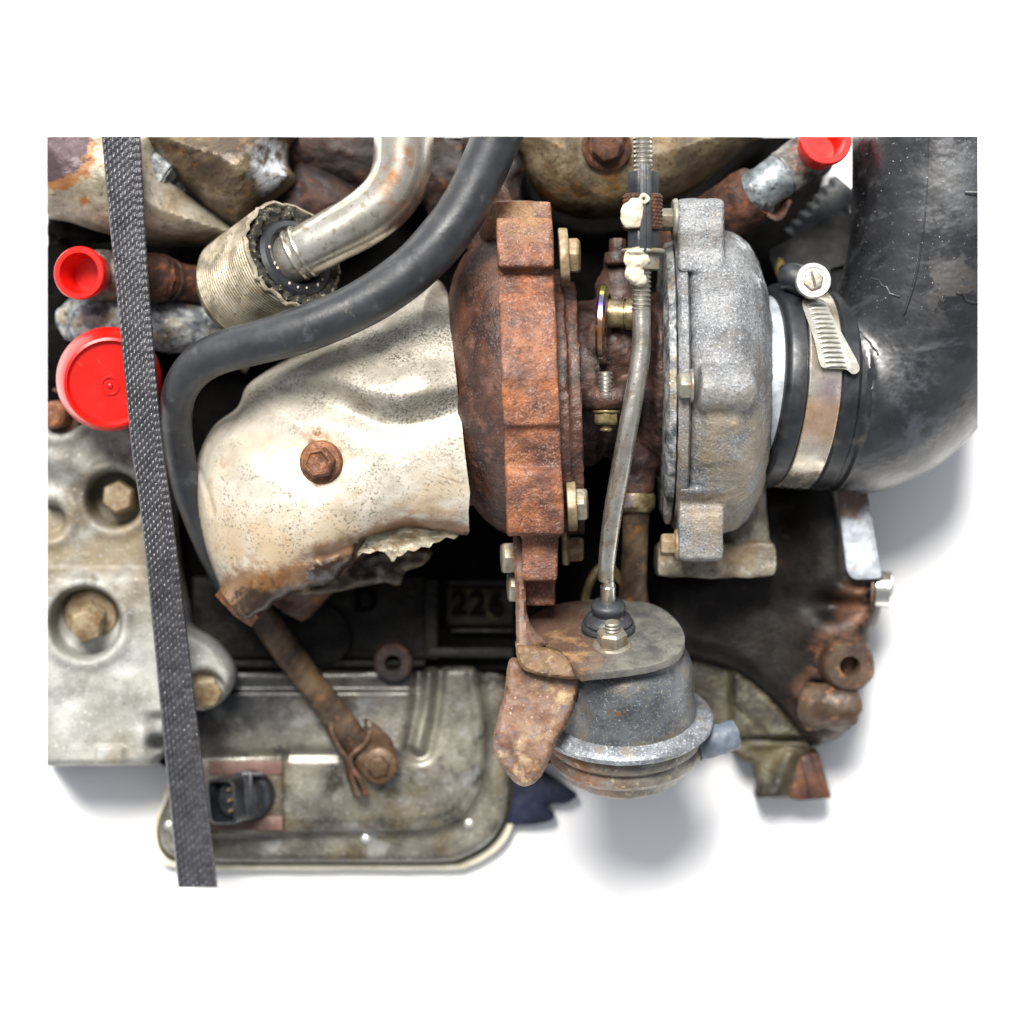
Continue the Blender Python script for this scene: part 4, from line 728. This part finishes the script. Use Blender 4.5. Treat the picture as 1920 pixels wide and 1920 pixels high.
obj('torn_lip', M().ribbon(cr([(412, 1106, 10), (436, 1130, 18), (456, 1150, 14), (478, 1164, 4)], 6), (8, -10, 10), 5), 'bolt_rust', el, 10)
m = M().tube(cr([(860, 780, -30, 170), (760, 800, -40, 170), (660, 860, -60, 160), (590, 960, -90, 150), (560, 1050, -110, 110), (545, 1110, -120, 62), (525, 1145, -120, 44)]), 32)
obj('inner_pipe', m, 'bolt_dark', el, -40, rough=((24, 4), (9, 2)))
bolt(el, (603, 866, 184), (-.16, .06, 1), 31, 28, 'bolt_rust', 41, 14, .35, d0=190, dish=True)
# ================================================================== STEEL PIPE + RIBBED SLEEVE
sx = Vector((.60, -.36, .71)).normalized(); smc = Vector((553, 480, 118))
sp_ = thing('steel_pipe', 'bent stainless steel pipe plugged into the ribbed sleeve', 'pipe', (700, 400, 0))
obj('tube', M().tube(cr([(757, 200, 150, 56), (757, 270, 150, 56), (752, 325, 150, 56), (728, 372, 148, 55), (680, 412, 142, 53), (620, 444, 134, 51), (570, 470, 122, 50), (530, 492, 100, 50)], 8), 48), 'steel_pipe', sp_, 140, clip=True)
tdir = Vector((-.86, .47, -.2)).normalized()
for k, (t0, rr) in enumerate(((0, 54), (16, 53))):
    obj('bead', M().lathe(Vector((572, 469, 122)) + tdir * t0, tdir, [(0, 48), (2, rr - 1), (5, rr), (8, rr - 1), (10, 48)], 48), 'steel_pipe', sp_, 122)
sl = thing('ribbed_sleeve', 'ribbed cream foil sleeve with frayed rim around the pipe end', 'sleeve', (470, 540, -60))
pr = [(-215, 40), (-210, 70), (-190, 92), (-170, 102)]
t = -165
while t < -10: pr += [(t, 101), (t + 1.2, 106.5), (t + 3.0, 108), (t + 4.8, 106.5), (t + 6.0, 101)]; t += 6.6
pr += [(-6, 106), (-2, 108), (1, 106), (2, 102), (-4, 99), (-70, 97)]
obj('shell', M().lathe(smc, sx, pr, 72, wob=lambda an, t: 2.5 * mn.noise(Vector((math.cos(an) * 2, math.sin(an) * 2, t * .02))) + ((9 * mn.noise(Vector((math.cos(an) * 5, math.sin(an) * 5, 3))) + 5 * mn.noise(Vector((math.cos(an) * 16, math.sin(an) * 16, 7)))) if t > -7 else 0)), 'sleeve', sl, 60)
obj('lining', M().lathe(smc, sx, [(-60, 70), (-14, 72), (-4, 80), (0, 90), (-1, 98), (-6, 101), (-60, 101)], 120, close=True, wob=lambda an, t: 10 * mn.noise(Vector((math.cos(an) * 7, math.sin(an) * 7, t * .1)))), 'fluff', sl, 100, rough=((14, 9), (6, 4)))
obj('rubber_ring', M().lathe(smc + Vector((6, 2, 0)), sx, [(-30, 50), (-12, 50), (-2, 56), (2, 64), (0, 74), (-8, 80), (-30, 80)], 64, close=True), 'cuff', sl, 110)
for k in (0, 1, 3, 4, 5, 7, 8, 10):
    an = 1.2 + k * .26 + random.uniform(-.06, .06); _, u_, v_ = basis(sx); q = smc + Vector((6, 2, 0)) + sx * 2.5 + (u_ * math.cos(an + 1.6) + v_ * math.sin(an + 1.6)) * (65 + random.uniform(-3, 3))
    obj('sealant_dot', M().blob(q, (random.uniform(1.6, 3.2), random.uniform(2, 4.6), 1.5), 10), 'paint', sl, 110)
# ================================================================== BLACK RUBBER HOSE
hp = cr([(975, 170, 262, 46), (936, 250, 262, 46), (895, 345, 262, 46), (845, 430, 262, 46), (775, 507, 258, 46), (690, 566, 250, 45), (600, 608, 238, 44), (500, 638, 215, 42), (420, 657, 190, 41), (366, 682, 165, 38), (332, 722, 130, 34), (318, 772, 90, 31), (320, 840, 50, 29), (334, 920, 5, 27), (362, 1010, -40, 26), (396, 1090, -80, 25), (430, 1150, -110, 24)], 8)
obj('rubber_hose', M().tube(hp, 40), 'hose', None, 220, clip=True, rough=((140, 2.5), (50, .8)), label='matt black rubber hose curving across in front of the elbow', cat='hose')
# ================================================================== ACTUATOR + BRACKET + ROD
u = Vector((-.01, -.905, .425)).normalized(); P0 = Vector((1170, 1196, 120)); AD = 130
def onp(x, y, lift=0):
    d = P0.z - (u.x * (x - P0.x) + u.y * (y - P0.y)) / u.z; return Vector((x, y, d)) + u * lift
ac = thing('wastegate_actuator', 'round grey steel wastegate actuator canister below the rod', 'actuator', (1165, 1400, 0), d0=AD)
dn = -u; c = P0 + dn * 4
obj('upper_can', M().lathe(c, dn, [(10, 60), (12, 104), (22, 108), (30, 117), (42, 125), (58, 130), (80, 133), (120, 135), (146, 137), (158, 140)], 80), 'can', ac, AD, rough=((60, 1.2),))
obj('gasket', M().lathe(c, dn, [(8, 100), (8, 112), (12, 115), (24, 115), (27, 110)], 64), 'rubber', ac, AD)
MT['ring'] = material('speckled_ring', ['#5b5f64', '#757a80', '#8d9298'], 40, .45, .3, [dict(c='#c3c8cd', px=5, lo=.54, hi=.66, amt=.8), dict(c='#35373a', px=5, lo=.54, hi=.66, amt=.6), dict(c='#8a7a5c', px=40, lo=.54, hi=.7, amt=.6)], bump=((8, .35), (4, .4)))
obj('crimp_ring', M().lathe(c, dn, [(152, 132), (153, 140), (156, 154), (161, 165), (167, 170), (174, 170), (179, 165), (181, 156), (181, 136)], 96), 'ring', ac, AD, rough=((30, 1.0),))
obj('lower_can', M().lathe(c, dn, [(174, 100), (177, 138), (186, 147), (198, 151), (208, 149), (215, 140), (220, 136), (228, 142), (240, 143), (249, 137), (254, 126), (272, 120), (286, 102), (293, 70), (295, 0)], 80), 'can_low', ac, AD, rough=((50, 1.5),))
obj('nipple', M().tube(cr([(1258, 1430, 60, 26), (1285, 1418, 60, 24), (1305, 1402, 55, 20), (1322, 1394, 48, 16)]), 20).blob((1268, 1432, 66), (26, 22, 20)), 'can_low', ac, 60, remesh=3.5, smooth=4)
b0 = onp(1141, 1186)
obj('boot', M().lathe(b0, u, [(-2, 44), (0, 51), (4, 52), (7, 48), (9, 47), (12, 51), (17, 50), (19, 43), (24, 46), (31, 43), (36, 33), (39, 29), (46, 30), (52, 33), (58, 32), (63, 27), (63, 14)], 56), 'rubber', ac, AD, angle=50)
obj('flange_nut', M().hexbolt(onp(1147, 1214, 0), u, 29, 26, 37, 10, .25, tip=(14, 18)), 'zinc', ac, AD, bevel=1.5)
obj('vacuum_hose', M().tube(cr([(1306, 1400, 52, 27), (1330, 1392, 48, 28), (1360, 1382, 44, 29), (1380, 1376, 40, 28)], 6), 28), 'grey_hose', None, 50, rough=((14, 3.5),), label='short grey-blue vacuum hose stub pushed onto the actuator nipple', cat='hose')
br = thing('actuator_bracket', 'rusty bent steel bracket holding the actuator to the turbine flange', 'bracket', (1000, 1230, 100), d0=AD)
P = cr([(968, 1206), (974, 1184), (1000, 1160), (1040, 1142), (1090, 1134), (1150, 1132), (1210, 1136), (1252, 1152), (1278, 1180), (1283, 1204), (1268, 1228), (1225, 1246), (1160, 1256), (1104, 1261), (1086, 1262), (1066, 1240), (1046, 1220), (1006, 1211), (975, 1208)], 4, True)
obj('plate', M().extr([onp(x, y, 5) for x, y in P], dn * 15), 'plate', br, AD, bevel=4, seg=3, rough=((30, .8),))
P2 = cr([(962, 1005), (978, 1003), (986, 1040), (986, 1090), (986, 1130), (992, 1165), (1010, 1190), (1030, 1204), (1000, 1215), (972, 1218), (968, 1180), (966, 1100)], 4, True)
obj('upright', sheet(P2, lambda X, Y, d: 160 + 8 * pillow(d, 8) + .3 * np.clip(Y - 1100, 0, 200) - .9 * np.clip(X - 985, 0, 99), 4, 60), 'bracket', br, 140, rough=((10, 1.2),))
lipp = cr([(966, 1196), (976, 1206), (1008, 1210), (1048, 1220), (1068, 1240), (1088, 1264), (1078, 1270), (1020, 1264), (982, 1252), (970, 1232)], 4, True)
MT['lip'] = material('mustard_lip', ['#43301f', '#5d452d', '#70573c'], 30, .6, .1, [dict(c='#5f3722', px=24, lo=.54, hi=.68, amt=.8), dict(c='#9a8a62', px=9, lo=.58, hi=.68, amt=.6)], bump=((10, .35),))
obj('lip', sheet(lipp, lambda X, Y, d: 210 + 5 * pillow(d, 7) - .04 * (X - 966) + .2 * (Y - 1190), 3, 90), 'lip', br, 140, rough=((10, 1.2),), label='mustard-brown folded lip')
tp = cr([(958, 1232), (1000, 1250), (1080, 1262), (1086, 1280), (1074, 1330), (1044, 1390), (1014, 1452), (984, 1472), (958, 1456), (934, 1424), (925, 1390), (934, 1340), (946, 1290)], 4, True)
obj('tab', sheet(tp, lambda X, Y, d: 192 + 14 * pillow(d, 16) + 20 * np.exp(-((Y - 1390 - .5 * (X - 960)) / 60) ** 2) - 8 * sst(-(Y - 1390 - .9 * (X - 930)), -30, 0), 4, thick=14), 'bracket', br, 150, rough=((12, 1.4),), label='rusty tongue-shaped tab hanging beside the canister')
bolt(br, (964, 1046, 130), (-1, .03, .1), 32, 24, 'zinc', ph=.5, d0=135); bolt(br, (970, 1100, 100), (-1, .03, .1), 32, 18, 'zinc', ph=.5, d0=110)
rd = thing('actuator_rod', 'long plated actuator rod with threaded turnbuckle and cream paint marks', 'rod', (1140, 1140, 120))
RP = [(1141, 1148, 165, 17), (1139, 1100, 178, 17)]
obj('plunger', M().tube([(1141, 1150, 112, 14.5), (1140, 1098, 140, 14.5), (1140, 1096, 141, 12.5), (1139, 1080, 150, 12.5)], 32), 'chrome', rd, 135)
obj('rod', M().tube(cr([(1139, 1088, 146, 15), (1139, 1082, 149, 16.5), (1140, 1046, 168, 16.5), (1148, 975, 196, 18), (1162, 890, 216, 18.5), (1180, 790, 232, 18.5), (1195, 705, 236, 18.5), (1202, 650, 236, 18), (1202, 600, 234, 17.5), (1202, 580, 234, 17.5)], 8), 32), 'rod', rd, 220)
obj('lower_thread', M().lathe((1202, 584, 234), (.01, -1, 0), thread(90, 18.5, 8.6, 3), 36), 'rod', rd, 234)
obj('jam_nut', M().hexbolt((1207, 506, 234), (.01, -1, 0), 33, 36, 0, 0, .5).lathe((1206, 476, 234), (.01, -1, 0), [(0, 41), (5, 43), (9, 40)], 40), 'zinc', rd, 234, bevel=2)
for y_, h_ in ((470, 38), (366, 44)): obj('hex_sleeve', M().lathe((1206, y_, 234), (0, -1, 0), [(0, 31), (h_, 31)], 8, .39), 'rubber', rd, 234, bevel=1.5)
kn = M().lathe((1205, 432, 234), (0, -1, 0), [(0, 34), (2, 36), (66, 36), (68, 34)], 72)
for j in range(9):
    for i in range(26):
        an = 2 * math.pi * (i + .5 * (j % 2)) / 26; 
        if math.sin(an) > -.2 or True:
            x = 1205 + 36 * math.cos(an); d = 234 + 36 * math.sin(an); y = 426 - j * 7; tx, td = -math.sin(an), math.cos(an)
            e = 3.4; kn.add([(x + tx * e, y, d + td * e), (x, y - e, d), (x - tx * e, y, d - td * e), (x, y + e, d), (x + math.cos(an) * 2.4, y, d + math.sin(an) * 2.4)], [(0, 1, 4), (1, 2, 4), (2, 3, 4), (3, 0, 4), (0, 3, 2, 1)])
obj('knurled_grip', kn, 'bolt_dark', rd, 234, label='dark knurled grip ring with rusty edges')
obj('keeper_spine', M().box(1199, 1221, 310, 470, 262, 274).box(1206, 1211, 308, 474, 273, 278).box(1216, 1219, 314, 460, 273, 277), 'rubber', rd, 250, bevel=2)
obj('upper_thread', M().lathe((1206, 325, 234), (-.02, -1, 0), thread(130, 18.5, 8.8, 3), 36), 'rod', rd, 234, clip=True)
m = M().blob((1187, 402, 266), (25, 27, 14), 24, 1, .25).blob((1192, 386, 268), (16, 16, 12), 20, 2, .2).tube(cr([(1200, 374, 276, 4), (1206, 366, 280, 4), (1216, 374, 278, 4), (1206, 382, 279, 4)]), 10)
obj('paint_mark', m, 'paint', rd, 268, remesh=2.2, smooth=4, label='blob of cream paint on the knurled grip')
m = M().blob((1194, 484, 262), (24, 22, 11), 24, 4, .3).blob((1190, 512, 258), (17, 22, 12), 24, 7, .35).blob((1200, 524, 256), (15, 13, 10), 20, 9, .3).blob((1192, 472, 270), (18, 6, 10), 18)
obj('paint_mark', m, 'paint', rd, 262, remesh=2.2, smooth=4, rough=((9, 1.5),), label='run of cream paint over the jam nut')
# ================================================================== STRAP
Lp = cr([(180, 150), (190, 256), (203, 400), (216, 530), (232, 700), (246, 840), (263, 960), (283, 1150), (307, 1400), (333, 1664), (340, 1740)], 12); Rp = cr([(256, 150), (263, 256), (271, 400), (279, 530), (293, 700), (306, 840), (322, 960), (346, 1150), (376, 1400), (408, 1664), (416, 1740)], 12)
NL, NW = 1000, 64
sm = M(); li = np.linspace(0, len(Lp) - 1, NL); ar = np.arange(len(Lp)); Lx = np.interp(li, ar, [p[0] for p in Lp]); Ly = np.interp(li, ar, [p[1] for p in Lp]); Rx = np.interp(li, ar, [p[0] for p in Rp]); Ry = np.interp(li, ar, [p[1] for p in Rp])
vv = np.concatenate([[0], np.cumsum(np.hypot(np.diff(Lx), np.diff(Ly)))])
un = np.linspace(0, 1, NW); UU, VV = np.meshgrid(un * 68, vv)
colw = 7.6; ci = np.floor(UU / colw); fu = UU / colw - ci; sk_ = np.where(UU < 52, .5 * ci, .12 * ci) ; ww = VV / 14.0 + sk_ + .4 * fu; fw = ww - np.floor(ww)
H = 4.2 * np.sqrt(np.clip(np.sin(np.pi * fu), 0, 1)) * np.sqrt(np.clip(np.sin(np.pi * fw), 0, 1)) + 1.2 * vn(UU, VV, 3.5, 3)
edge_ = 1 - np.abs(UU / 34 - 1); H -= 5 * np.exp(-edge_ * 18)
bd = np.interp(Ly, [150, 256, 480, 620, 720, 850, 1050, 1400, 1750], [112, 118, 128, 138, 140, 122, 90, 0, -110])
Xs = Lx[:, None] + (Rx - Lx)[:, None] * un; Ys = Ly[:, None] + (Ry - Ly)[:, None] * un; Zs = bd[:, None] + H
kk = (1 - np.vectorize(sq)(bd) / D) / (1 - 110 / D); Xs = 960 + (Xs - 960) * kk[:, None]; Ys = 960 + (Ys - 960) * kk[:, None]
top = list(zip(Xs.ravel().tolist(), Ys.ravel().tolist(), Zs.ravel().tolist()))
fs = [(j * NW + i, j * NW + i + 1, (j + 1) * NW + i + 1, (j + 1) * NW + i) for j in range(NL - 1) for i in range(NW - 1)]
sm.add(top, fs)
bk = [(Xs[j, i], Ys[j, i], bd[j] - 8) for j in range(NL) for i in (0, NW - 1)]; o0 = len(top); sm.v += [tuple(map(float, b)) for b in bk]
for j in range(NL - 1):
    sm.f += [(o0 + 2 * j, o0 + 2 * j + 1, o0 + 2 * j + 3, o0 + 2 * j + 2), (j * NW, (j + 1) * NW, o0 + 2 * j + 2, o0 + 2 * j), (j * NW + NW - 1, o0 + 2 * j + 1, o0 + 2 * j + 3, (j + 1) * NW + NW - 1)]
_oc = clip_bm
clip_bm = lambda bm, off: _oc(bm, off, 1664)
obj('webbing_strap', sm, 'strap', None, 110, clip=True, angle=80, label='dark grey woven webbing strap running down the left side', cat='strap')
clip_bm = _oc
